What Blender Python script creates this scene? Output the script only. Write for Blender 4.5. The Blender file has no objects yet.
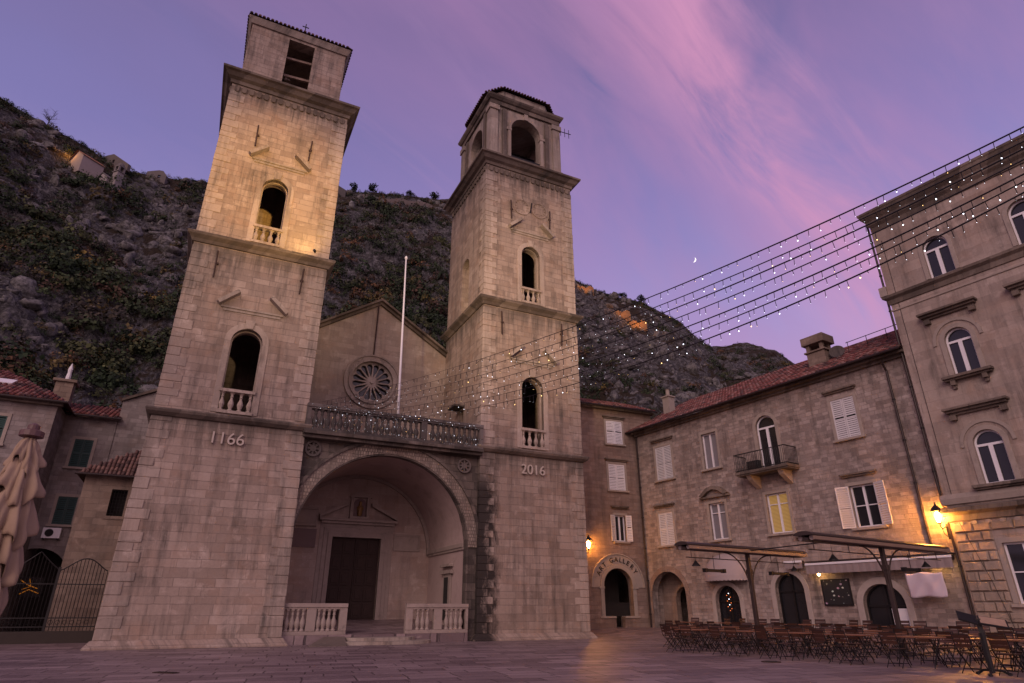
import bpy, math, random
import numpy as np
from mathutils import Vector, Matrix, noise
from mathutils.geometry import tessellate_polygon
rnd = random.Random(7)
R = math.radians
scene = bpy.context.scene
col = scene.collection

# ------------------------------------------------------------------ camera
cd = bpy.data.cameras.new('camera'); cam = bpy.data.objects.new('camera', cd); col.objects.link(cam)
cam.location = (0, 0, 1.43); cam.rotation_euler = (R(90 + 23.49), 0, 0)
cd.sensor_width = 36; cd.lens = 36 * 615.5 / 1024; cd.clip_end = 5000; cd.clip_start = 0.05
scene.camera = cam

# ------------------------------------------------------------------ world / sky at dusk
world = bpy.data.worlds.new('World'); scene.world = world; world.use_nodes = True
wn = world.node_tree; wn.nodes.clear()
def W(t, **k):
    n = wn.nodes.new(t)
    for a, b in k.items(): setattr(n, a, b)
    return n
def wmath(op, a, b=None, c=None, clamp=False):
    n = W('ShaderNodeMath', operation=op); n.use_clamp = clamp
    for i, q in enumerate((a, b, c)):
        if q is None: continue
        if isinstance(q, (int, float)): n.inputs[i].default_value = q
        else: wn.links.new(q, n.inputs[i])
    return n.outputs[0]
def wmix(f, a, b):
    n = W('ShaderNodeMix', data_type='RGBA')
    for s, q in ((0, f), (6, a), (7, b)):
        if isinstance(q, (int, float)): n.inputs[s].default_value = q
        elif isinstance(q, tuple): n.inputs[s].default_value = (*q, 1)
        else: wn.links.new(q, n.inputs[s])
    return n.outputs[2]
tc = W('ShaderNodeTexCoord')
nrm = W('ShaderNodeVectorMath', operation='NORMALIZE'); wn.links.new(tc.outputs['Generated'], nrm.inputs[0])
D = nrm.outputs[0]
sep = W('ShaderNodeSeparateXYZ'); wn.links.new(D, sep.inputs[0])
X_, Y_, Z_ = sep.outputs
el = wmath('MAXIMUM', Z_, 0.0)
ramp = W('ShaderNodeValToRGB'); wn.links.new(el, ramp.inputs[0])
cr = ramp.color_ramp
stops = [(0.0, (.50, .32, .46)), (.22, (.40, .30, .51)), (.40, (.235, .22, .46)), (.58, (.14, .14, .34)), (.76, (.085, .085, .215)), (1.0, (.06, .055, .14))]
cr.elements[0].position = 0; cr.elements[0].color = (*stops[0][1], 1)
cr.elements[1].position = 1; cr.elements[1].color = (*stops[-1][1], 1)
for p, c_ in stops[1:-1]:
    e = cr.elements.new(p); e.color = (*c_, 1)
base = ramp.outputs[0]
# darker and greyer purple towards the left
fl = wmath('MULTIPLY_ADD', X_, -0.9, -0.02, clamp=True)
base = wmix(wmath('MULTIPLY', fl, .55), base, (.135, .105, .225))
# soft cloud fields (pink), long streaks from upper middle to lower right
def wdot(v):
    n = W('ShaderNodeVectorMath', operation='DOT_PRODUCT'); wn.links.new(D, n.inputs[0]); n.inputs[1].default_value = v
    return n.outputs['Value']
def pdir(px, py):
    x = px - 512; y = 341.5 - py; th = R(23.49)
    return Vector((x, 615.5 * math.cos(th) - y * math.sin(th), 615.5 * math.sin(th) + y * math.cos(th))).normalized()
d1 = pdir(655, 10); d2 = pdir(885, 285)
nv = d1.cross(d2).normalized(); tv = (d2 - d1).normalized()
def wcomb(x, y, z):
    n = W('ShaderNodeCombineXYZ')
    for i, q in enumerate((x, y, z)):
        if isinstance(q, (int, float)): n.inputs[i].default_value = q
        else: wn.links.new(q, n.inputs[i])
    return n.outputs[0]
def wnoise(v, sc, det, ro, di=0):
    n = W('ShaderNodeTexNoise'); wn.links.new(v, n.inputs['Vector']); n.inputs['Scale'].default_value = sc; n.inputs['Detail'].default_value = det; n.inputs['Roughness'].default_value = ro; n.inputs['Distortion'].default_value = di; return n.outputs[0]
bv = tv.cross(nv).normalized()
cu, cv, cw = wdot(tuple(tv)), wdot(tuple(nv)), wdot(tuple(bv))
soft = wnoise(wcomb(wmath('MULTIPLY', cu, 1.3), wmath('MULTIPLY', cv, 2.6), cw), 1.5, 5, .55, .5)
fib = wnoise(wcomb(wmath('MULTIPLY', cu, 1.6), wmath('MULTIPLY', cv, 7.0), cw), 2.0, 9, .62, .7)
wide = wnoise(wcomb(cu, wmath('MULTIPLY', cv, 1.7), cw), 2.1, 4, .5, .2)
dist = wmath('ADD', cv, wmath('ADD', wmath('MULTIPLY_ADD', soft, .26, -.13), wmath('MULTIPLY_ADD', fib, .10, -.05)))
def gauss(x, s): return wmath('POWER', 2.71828, wmath('MULTIPLY', wmath('MULTIPLY', x, x), -1 / (2 * s * s)))
fade = wmath('MULTIPLY_ADD', wdot(tuple(d1.lerp(d2, .5).normalized())), 5, -3.9, clamp=True)
broad = wmath('MULTIPLY', gauss(wmath('ADD', dist, -.02), .27), wmath('MULTIPLY_ADD', soft, 2.4, -.55, clamp=True))
pink = wmix(wmath('MULTIPLY', broad, .78), base, (.34, .165, .32))
streak = wmath('MULTIPLY', gauss(dist, .052), fade)
pink = wmix(wmath('MULTIPLY', streak, wmath('MULTIPLY_ADD', fib, 2.6, -.85, clamp=True)), pink, (.50, .22, .36))
veil = wmath('MULTIPLY', wmath('MULTIPLY_ADD', fib, 3.6, -1.75, clamp=True), wmath('MULTIPLY_ADD', wide, 2.6, -.95, clamp=True))
pink = wmix(wmath('MULTIPLY', veil, .42), pink, (.34, .19, .35))
blu = wmath('MULTIPLY_ADD', wide, -4.0, 1.85, clamp=True)
pink = wmix(wmath('MULTIPLY', blu, .30), pink, (.16, .15, .36))
# afterglow behind the camera
back = wmath('MULTIPLY_ADD', Y_, -1.2, -.12, clamp=True)
glow = wmix(wmath('MULTIPLY', back, .85), pink, (.80, .52, .56))
sky = W('ShaderNodeTexSky', sky_type='NISHITA'); sky.sun_disc = False; sky.sun_elevation = R(1.0); sky.sun_rotation = R(200); sky.air_density = 1; sky.dust_density = 2
mul = W('ShaderNodeMix', data_type='RGBA', blend_type='ADD'); mul.inputs[0].default_value = 1
skd = W('ShaderNodeVectorMath', operation='SCALE'); wn.links.new(sky.outputs[0], skd.inputs[0]); skd.inputs['Scale'].default_value = .012
wn.links.new(glow, mul.inputs[6]); wn.links.new(skd.outputs[0], mul.inputs[7])
bg = W('ShaderNodeBackground'); wn.links.new(mul.outputs[2], bg.inputs[0]); bg.inputs[1].default_value = 1.40
wo = W('ShaderNodeOutputWorld'); wn.links.new(bg.outputs[0], wo.inputs[0])

# ------------------------------------------------------------------ afterglow "sun"
sd = bpy.data.lights.new('sun', 'SUN'); sun = bpy.data.objects.new('sun', sd); col.objects.link(sun)
sd.energy = 1.15; sd.angle = R(35); sd.color = (1, .765, .69)
sun.rotation_euler = (R(62), 0, R(-20))
scene.view_settings.view_transform = 'Standard'; scene.view_settings.look = 'None'; scene.view_settings.exposure = 0; scene.view_settings.gamma = 1

# ------------------------------------------------------------------ material helpers
class NT:
    def __init__(s, name, rough=.8, metal=0, spec=.5):
        s.m = bpy.data.materials.new(name); s.m.use_nodes = True; s.t = s.m.node_tree
        s.b = s.t.nodes['Principled BSDF']; s.b.inputs['Roughness'].default_value = rough; s.b.inputs['Metallic'].default_value = metal
        s.b.inputs['Specular IOR Level'].default_value = spec
        s.tc = s.t.nodes.new('ShaderNodeTexCoord')
    def n(s, t, **k):
        n = s.t.nodes.new(t)
        for a, b in k.items(): setattr(n, a, b)
        return n
    def put(s, inp, q):
        if isinstance(q, (int, float)): inp.default_value = q
        elif isinstance(q, tuple): inp.default_value = (*q, 1) if (len(q) == 3 and len(inp.default_value) == 4) else q
        else: s.t.links.new(q, inp)
    def math(s, op, a, b=None, c=None, clamp=False):
        n = s.n('ShaderNodeMath', operation=op); n.use_clamp = clamp
        for i, q in enumerate((a, b, c)):
            if q is not None: s.put(n.inputs[i], q)
        return n.outputs[0]
    def mix(s, f, a, b, blend='MIX'):
        n = s.n('ShaderNodeMix', data_type='RGBA', blend_type=blend)
        s.put(n.inputs[0], f); s.put(n.inputs[6], a); s.put(n.inputs[7], b); return n.outputs[2]
    def noise(s, vec, scale, detail=4, rough=.55, dist=0):
        n = s.n('ShaderNodeTexNoise'); s.put(n.inputs['Vector'], vec); n.inputs['Scale'].default_value = scale; n.inputs['Detail'].default_value = detail
        n.inputs['Roughness'].default_value = rough; n.inputs['Distortion'].default_value = dist; return n.outputs[0]
    def comb(s, x, y, z):
        n = s.n('ShaderNodeCombineXYZ'); s.put(n.inputs[0], x); s.put(n.inputs[1], y); s.put(n.inputs[2], z); return n.outputs[0]
    def scale(s, v, sc):
        n = s.n('ShaderNodeVectorMath', operation='MULTIPLY'); s.put(n.inputs[0], v); n.inputs[1].default_value = sc; return n.outputs[0]
    def bump(s, h, strength=.4, dist=.03):
        n = s.n('ShaderNodeBump'); n.inputs['Strength'].default_value = strength; n.inputs['Distance'].default_value = dist; s.put(n.inputs['Height'], h)
        s.t.links.new(n.outputs[0], s.b.inputs['Normal'])
    def color(s, c): s.put(s.b.inputs['Base Color'], c)

def stone(name, c1, c2, mortar, bw=.8, bh=.36, stain=.5, staincol=(.05, .045, .04), bump=.5, vary=.35, msize=.012, bscale=1.0, patch=None, drips=()):
    s = NT(name, rough=.88, spec=.25)
    P = s.tc.outputs['Object']
    sx = s.n('ShaderNodeSeparateXYZ'); s.put(sx.inputs[0], P); x, y, z = sx.outputs
    h = s.math('ADD', x, y)
    zn = s.noise(s.comb(0.0, 0.0, z), 1.1 / max(bh, .1) * .3, 2)
    zz = s.math('MULTIPLY_ADD', zn, bh * 1.3, z)
    row = s.math('FLOOR', s.math('DIVIDE', zz, bh))
    wn_ = s.n('ShaderNodeTexWhiteNoise', noise_dimensions='1D'); s.put(wn_.inputs['W'], row)
    hn = s.noise(s.comb(s.math('MULTIPLY', h, .9 / bw), s.math('MULTIPLY', row, 3.7), 0.0), .8, 1)
    hh = s.math('ADD', s.math('MULTIPLY_ADD', wn_.outputs['Value'], bw * .7, h), s.math('MULTIPLY', hn, bw * .9))
    wob = s.noise(P, 3.0, 3)
    br = s.n('ShaderNodeTexBrick', offset=.5, squash=1)
    s.put(br.inputs['Vector'], s.comb(s.math('MULTIPLY_ADD', wob, bh * .10, hh), s.math('MULTIPLY_ADD', wob, bh * .12, zz), 0.0))
    br.inputs['Scale'].default_value = 1; br.inputs['Brick Width'].default_value = bw; br.inputs['Row Height'].default_value = bh
    br.inputs['Mortar Size'].default_value = msize; br.inputs['Mortar Smooth'].default_value = .35; br.inputs['Bias'].default_value = 0
    br.inputs['Color1'].default_value = (0, 0, 0, 1); br.inputs['Color2'].default_value = (1, 1, 1, 1); br.inputs['Mortar'].default_value = (.5, .5, .5, 1)
    base = s.mix(s.math('MULTIPLY', br.outputs['Color'], 1.0), c1, c2)
    big = s.noise(P, .35, 5, .6)
    fine = s.noise(P, 9, 6, .7)
    mid = s.noise(P, 1.6, 6, .65, .4)
    base = s.mix(s.math('MULTIPLY_ADD', big, 2.4, -.85, clamp=True), s.mix(vary, base, (.5, .45, .4), 'MULTIPLY'), base)
    base = s.mix(s.math('MULTIPLY_ADD', fine, 1.6, -.55, clamp=True), s.mix(.32, base, (.35, .3, .27), 'MULTIPLY'), base)
    base = s.mix(s.math('MULTIPLY', s.math('MULTIPLY_ADD', s.noise(P, .8, 5, .6, .8), 4.0, -1.95, clamp=True), .35), base, (c1[0] * .95, c1[1] * .72, c1[2] * .55))
    base = s.mix(s.math('MULTIPLY_ADD', mid, 3.0, -1.65, clamp=True), base, tuple(min(1, q * 1.12) for q in c2))
    base = s.mix(s.math('MULTIPLY', br.outputs['Fac'], s.math('MULTIPLY_ADD', s.noise(P, 1.1, 5, .7), 2.6, -.85, clamp=True)), base, mortar)
    # rain streaks and soot patches
    st = s.noise(s.comb(s.math('MULTIPLY', h, 1.9), 0.0, s.math('MULTIPLY', z, .16)), 1.0, 6, .7)
    blot = s.noise(P, .55, 7, .72, .6)
    stf = s.math('MULTIPLY', s.math('MULTIPLY_ADD', st, 4.6, -2.15, clamp=True), s.math('MULTIPLY_ADD', blot, 3.6, -1.15, clamp=True))
    base = s.mix(s.math('MULTIPLY', stf, stain), base, staincol)
    pt = s.noise(P, 2.6, 8, .8, .2)
    base = s.mix(s.math('MULTIPLY', s.math('MULTIPLY_ADD', pt, 9, -5.6, clamp=True), stain * .75), base, staincol)
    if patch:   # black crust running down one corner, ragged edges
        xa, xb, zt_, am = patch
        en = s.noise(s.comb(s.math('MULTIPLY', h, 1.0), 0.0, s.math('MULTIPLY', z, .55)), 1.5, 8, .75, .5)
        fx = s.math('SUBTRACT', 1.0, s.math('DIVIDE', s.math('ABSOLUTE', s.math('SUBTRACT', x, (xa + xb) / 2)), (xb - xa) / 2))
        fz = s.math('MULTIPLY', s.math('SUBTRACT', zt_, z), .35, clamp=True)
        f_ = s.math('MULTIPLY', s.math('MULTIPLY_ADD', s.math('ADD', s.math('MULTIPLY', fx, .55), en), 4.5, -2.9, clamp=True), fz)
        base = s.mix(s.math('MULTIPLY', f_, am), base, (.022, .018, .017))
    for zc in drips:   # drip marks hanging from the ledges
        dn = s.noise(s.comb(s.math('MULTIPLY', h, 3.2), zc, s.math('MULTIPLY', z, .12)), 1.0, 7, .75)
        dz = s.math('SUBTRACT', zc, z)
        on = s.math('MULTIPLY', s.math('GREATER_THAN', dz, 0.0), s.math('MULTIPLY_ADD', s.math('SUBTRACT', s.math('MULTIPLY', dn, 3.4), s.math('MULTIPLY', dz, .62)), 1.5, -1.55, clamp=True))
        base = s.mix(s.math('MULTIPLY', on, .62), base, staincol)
    s.color(base)
    hgt = s.math('ADD', s.math('MULTIPLY_ADD', br.outputs['Fac'], -1.0, s.math('MULTIPLY', br.outputs['Color'], .35)), s.math('ADD', s.math('MULTIPLY', fine, .5), s.math('MULTIPLY', mid, .5)))
    s.bump(hgt, bump, .03 * bscale)
    return s.m
def plain(name, c, rough=.7, metal=0, vary=.3, scale=6, bump=.15, spec=.5, stain=0.0):
    s = NT(name, rough, metal, spec); P = s.tc.outputs['Object']
    f = s.noise(P, scale, 6, .65); g = s.noise(P, scale * .22, 4, .6)
    b = s.mix(s.math('MULTIPLY_ADD', f, 1.8, -.4, clamp=True), tuple(q * (1 - vary) for q in c), c)
    b = s.mix(s.math('MULTIPLY_ADD', g, 2.2, -.6, clamp=True), tuple(q * (1 - vary * .8) for q in c), b)
    if stain: b = s.mix(s.math('MULTIPLY', s.math('MULTIPLY_ADD', s.noise(P, scale * .4, 8, .75, .5), 6, -3.2, clamp=True), stain), b, (.04, .035, .03))
    s.color(b)
    if bump: s.bump(f, bump, .01)
    return s.m
def emis(name, c, strength, sample=True):
    m = bpy.data.materials.new(name); m.use_nodes = True; t = m.node_tree; b = t.nodes['Principled BSDF']
    b.inputs['Base Color'].default_value = (*[q * .5 for q in c], 1); b.inputs['Emission Color'].default_value = (*c, 1); b.inputs['Emission Strength'].default_value = strength
    if not sample: m.cycles.emission_sampling = 'NONE'
    return m
def tint_mat(name, rough=.85, vary=.35, attr='tint', bump=.3, scale=5, trans=0):
    s = NT(name, rough, 0, .2)
    a = s.n('ShaderNodeAttribute', attribute_name=attr); f = s.noise(s.tc.outputs['Object'], scale, 5, .65)
    s.color(s.mix(s.math('MULTIPLY_ADD', f, 2.0, -.5, clamp=True), s.mix(vary * 2, a.outputs['Color'], (.35, .3, .3), 'MULTIPLY'), a.outputs['Color']))
    if bump: s.bump(f, bump, .02)
    return s.m

M = {}
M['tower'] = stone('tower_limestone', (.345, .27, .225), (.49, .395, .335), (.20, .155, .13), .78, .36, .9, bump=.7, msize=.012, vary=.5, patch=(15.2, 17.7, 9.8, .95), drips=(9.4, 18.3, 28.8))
M['tower_low'] = stone('battered_limestone', (.315, .225, .185), (.45, .345, .285), (.19, .14, .12), 1.1, .46, .5, bump=.55, msize=.013)
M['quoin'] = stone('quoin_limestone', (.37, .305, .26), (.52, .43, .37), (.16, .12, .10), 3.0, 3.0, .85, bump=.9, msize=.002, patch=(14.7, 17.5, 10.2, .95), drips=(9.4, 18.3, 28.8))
M['trim'] = stone('weathered_trim', (.32, .27, .235), (.47, .40, .345), (.16, .13, .11), 1.5, 3.0, .95, bump=.6)
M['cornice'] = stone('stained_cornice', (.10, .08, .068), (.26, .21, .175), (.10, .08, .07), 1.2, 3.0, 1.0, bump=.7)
M['black_stone'] = stone('soot_black_stone', (.07, .06, .055), (.24, .20, .175), (.05, .045, .04), .9, .42, 1.0, (.018, .016, .016), bump=.8, vary=.6)
M['balu_stone'] = stone('lichen_stone', (.09, .08, .078), (.22, .19, .18), (.1, .09, .08), 3, 3, 1.0, (.025, .022, .022), bump=.8, vary=.6)
M['carved'] = stone('carved_voussoir', (.26, .21, .18), (.42, .35, .29), (.07, .055, .05), .13, .17, .9, bump=1.0, msize=.022)
M['porch'] = stone('porch_ashlar', (.40, .31, .275), (.52, .42, .37), (.27, .21, .18), .95, .42, .35, bump=.3, msize=.010)
M['plaster'] = plain('vault_plaster', (.46, .34, .31), .9, vary=.3, scale=1.4, bump=.1, stain=.35)
M['gable'] = stone('gable_ashlar', (.38, .31, .26), (.50, .42, .355), (.22, .175, .14), .9, .36, .45, bump=.3, msize=.010)
M['rubble'] = stone('coursed_house_stone', (.28, .23, .21), (.52, .435, .395), (.36, .295, .26), .40, .20, .75, bump=1.0, vary=.55, msize=.014)
M['rubble2'] = stone('brown_house_stone', (.27, .195, .165), (.38, .285, .24), (.20, .15, .12), .55, .26, .6, bump=.7, vary=.5)
M['palazzo'] = stone('palazzo_ashlar', (.36, .295, .255), (.49, .405, .35), (.24, .185, .155), 1.25, .50, .75, bump=.4, msize=.008)
M['rustic'] = stone('rusticated_block', (.33, .265, .215), (.46, .37, .30), (.16, .13, .1), 3, 3, .5, bump=1.0, bscale=1.6)
M['grey_wall'] = stone('grey_house_stone', (.24, .21, .20), (.36, .32, .31), (.19, .165, .155), .55, .25, .5, bump=.6)
M['annex'] = stone('annex_block', (.21, .16, .13), (.33, .255, .205), (.17, .13, .11), .62, .33, .5, bump=.6)
M['surround'] = plain('window_stone', (.40, .33, .28), .85, vary=.35, scale=4, bump=.3, stain=.4)
M['doorstone'] = plain('arch_stone', (.44, .37, .33), .8, vary=.3, scale=4, bump=.25, stain=.25)
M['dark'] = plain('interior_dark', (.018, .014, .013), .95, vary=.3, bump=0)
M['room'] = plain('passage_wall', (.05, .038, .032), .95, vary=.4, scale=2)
M['door'] = plain('old_bronze_door', (.045, .022, .016), .8, vary=.55, scale=5, bump=.5)
M['iron'] = plain('black_iron', (.018, .015, .015), .55, .4, vary=.4, bump=.1)
M['rust'] = plain('rusted_iron', (.06, .03, .02), .8, .1, vary=.4)
M['pipe'] = plain('brown_drainpipe', (.035, .02, .017), .5, .2, vary=.4)
M['white'] = plain('white_paint', (.80, .77, .79), .55, vary=.18, scale=3, bump=.08)
M['shutter_grey'] = plain('pale_shutter_paint', (.68, .65, .66), .6, vary=.25, scale=3)
M['green'] = plain('green_shutter_paint', (.006, .050, .042), .55, vary=.4)
M['glass'] = plain('window_glass', (.018, .018, .022), .12, vary=.3, scale=2, bump=.05)
M['blind'] = plain('grey_blind', (.22, .20, .215), .7, vary=.25)
M['wood_orange'] = plain('orange_teak', (.085, .034, .02), .5, vary=.5, scale=7)
M['table_top'] = plain('worn_table_wood', (.27, .115, .065), .42, vary=.4, scale=6)
M['canvas'] = plain('beige_canvas', (.36, .25, .17), .85, vary=.28, scale=4, bump=.2)
M['dull_cloth'] = plain('dull_cloth', (.36, .30, .30), .85, vary=.2, scale=3)
M['white_cloth'] = plain('white_cloth', (.66, .56, .60), .85, vary=.15, scale=3)
M['awning_cloth'] = plain('grey_awning_cloth', (.30, .235, .225), .85, vary=.25, scale=3)
M['awn_metal'] = plain('dark_awning_metal', (.06, .04, .035), .45, .3, vary=.3)
M['awn_light'] = plain('worn_awning_rail', (.30, .20, .15), .5, .1, vary=.35)
M['paper'] = plain('menu_paper', (.45, .30, .20), .4, vary=.5, scale=9)
M['marble'] = plain('old_marble', (.38, .30, .26), .7, vary=.4, scale=3, bump=.35, stain=.5)
M['numeral'] = plain('numeral_stone', (.50, .42, .36), .8, vary=.2)
M['redstone'] = plain('red_marble', (.14, .065, .06), .5, vary=.4, scale=2)
M['gold'] = plain('gilded_relief', (.30, .17, .06), .5, .3, vary=.4)
M['bark'] = plain('bark', (.05, .04, .035), .95, vary=.4)
M['led'] = emis('led_bulb', (.85, .88, 1.0), 4.5, False)
M['led_warm'] = emis('warm_led_bulb', (1, .62, .22), 6, False)
M['lamp'] = emis('lantern_glow', (1, .62, .22), 26, False)
M['lamp_hot'] = emis('small_lamp_glow', (1, .66, .25), 12, False)
M['neon'] = emis('neon_tube', (.6, .2, .02), .30, False)
M['moon'] = emis('moonlight', (1, .93, .92), 1.3, False)
M['tile'] = tint_mat('clay_tile', .85, .35)
M['leaf'] = tint_mat('leaves', .8, .25, bump=0, scale=.6)
# lit blinds behind glass
_s = NT('lit_blind', .6); _w = _s.n('ShaderNodeTexWave', wave_type='BANDS', bands_direction='Z'); _s.put(_w.inputs['Vector'], _s.tc.outputs['Object']); _w.inputs['Scale'].default_value = 4.5
_c = _s.mix(_w.outputs['Fac'], (.12, .05, .005), (1, .56, .17)); _s.color((.2, .14, .05)); _s.put(_s.b.inputs['Emission Color'], _c); _s.b.inputs['Emission Strength'].default_value = .36
M['litblind'] = _s.m
_s.m.cycles.emission_sampling = 'NONE'
# food pictures on the menu board
_s = NT('menu_board_print', .5); _v = _s.n('ShaderNodeTexVoronoi'); _s.put(_v.inputs['Vector'], _s.scale(_s.tc.outputs['Object'], (1, 1, 1.35))); _v.inputs['Scale'].default_value = 4.2; _v.inputs['Randomness'].default_value = .6
_hs = _s.n('ShaderNodeHueSaturation'); _s.put(_hs.inputs['Color'], _v.outputs['Color']); _hs.inputs['Saturation'].default_value = .45; _hs.inputs['Value'].default_value = 1.6
_n = _s.noise(_s.tc.outputs['Object'], 22, 3)
_f = _s.math('MULTIPLY', _s.math('MULTIPLY_ADD', _v.outputs['Distance'], -14, 5.2, clamp=True), _s.math('MULTIPLY_ADD', _n, 4, -1.4, clamp=True))
_s.color(_s.mix(_f, (.012, .012, .013), _s.mix(.55, _hs.outputs[0], (.55, .34, .26)))); M['menu'] = _s.m

def ground_material():
    s = NT('polished_paving', .45, 0, .5); P = s.tc.outputs['Object']
    mp = s.n('ShaderNodeMapping'); s.put(mp.inputs[0], P); mp.inputs['Rotation'].default_value = (0, 0, R(-18))
    sx = s.n('ShaderNodeSeparateXYZ'); s.put(sx.inputs[0], mp.outputs[0]); x, y, z = sx.outputs
    row = s.math('FLOOR', s.math('DIVIDE', y, .62)); wv = s.n('ShaderNodeTexWhiteNoise', noise_dimensions='1D'); s.put(wv.inputs['W'], row)
    wob = s.noise(P, 1.3, 3)
    br = s.n('ShaderNodeTexBrick', offset=.4); s.put(br.inputs['Vector'], s.comb(s.math('MULTIPLY_ADD', wv.outputs['Value'], .9, s.math('MULTIPLY_ADD', wob, .15, x)), s.math('MULTIPLY_ADD', wob, .06, y), 0.0))
    br.inputs['Scale'].default_value = 1; br.inputs['Brick Width'].default_value = 1.15; br.inputs['Row Height'].default_value = .62; br.inputs['Mortar Size'].default_value = .022; br.inputs['Mortar Smooth'].default_value = .4
    br.inputs['Color1'].default_value = (0, 0, 0, 1); br.inputs['Color2'].default_value = (1, 1, 1, 1)
    b = s.mix(br.outputs['Color'], (.19, .135, .14), (.40, .305, .30))
    big = s.noise(P, .28, 6, .65); f = s.noise(P, 7, 7, .7); md = s.noise(P, 1.7, 6, .7, .5)
    b = s.mix(s.math('MULTIPLY_ADD', big, 2.6, -.9, clamp=True), s.mix(.5, b, (.35, .3, .3), 'MULTIPLY'), b)
    b = s.mix(s.math('MULTIPLY_ADD', f, 1.8, -.5, clamp=True), s.mix(.45, b, (.3, .25, .25), 'MULTIPLY'), b)
    b = s.mix(s.math('MULTIPLY_ADD', md, 5, -3.0, clamp=True), b, (.36, .28, .26))
    b = s.mix(s.math('MULTIPLY', br.outputs['Fac'], .85), b, (.05, .035, .035)); s.color(b)
    s.put(s.b.inputs['Roughness'], s.math('MULTIPLY_ADD', md, .38, s.math('MULTIPLY_ADD', f, .25, .17)))
    s.bump(s.math('ADD', s.math('MULTIPLY', br.outputs['Fac'], -1.2), s.math('ADD', s.math('MULTIPLY', f, .35), s.math('MULTIPLY_ADD', br.outputs['Color'], .5, s.math('MULTIPLY', md, 1.1)))), .75, .022)
    return s.m
M['paving'] = ground_material()

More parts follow.
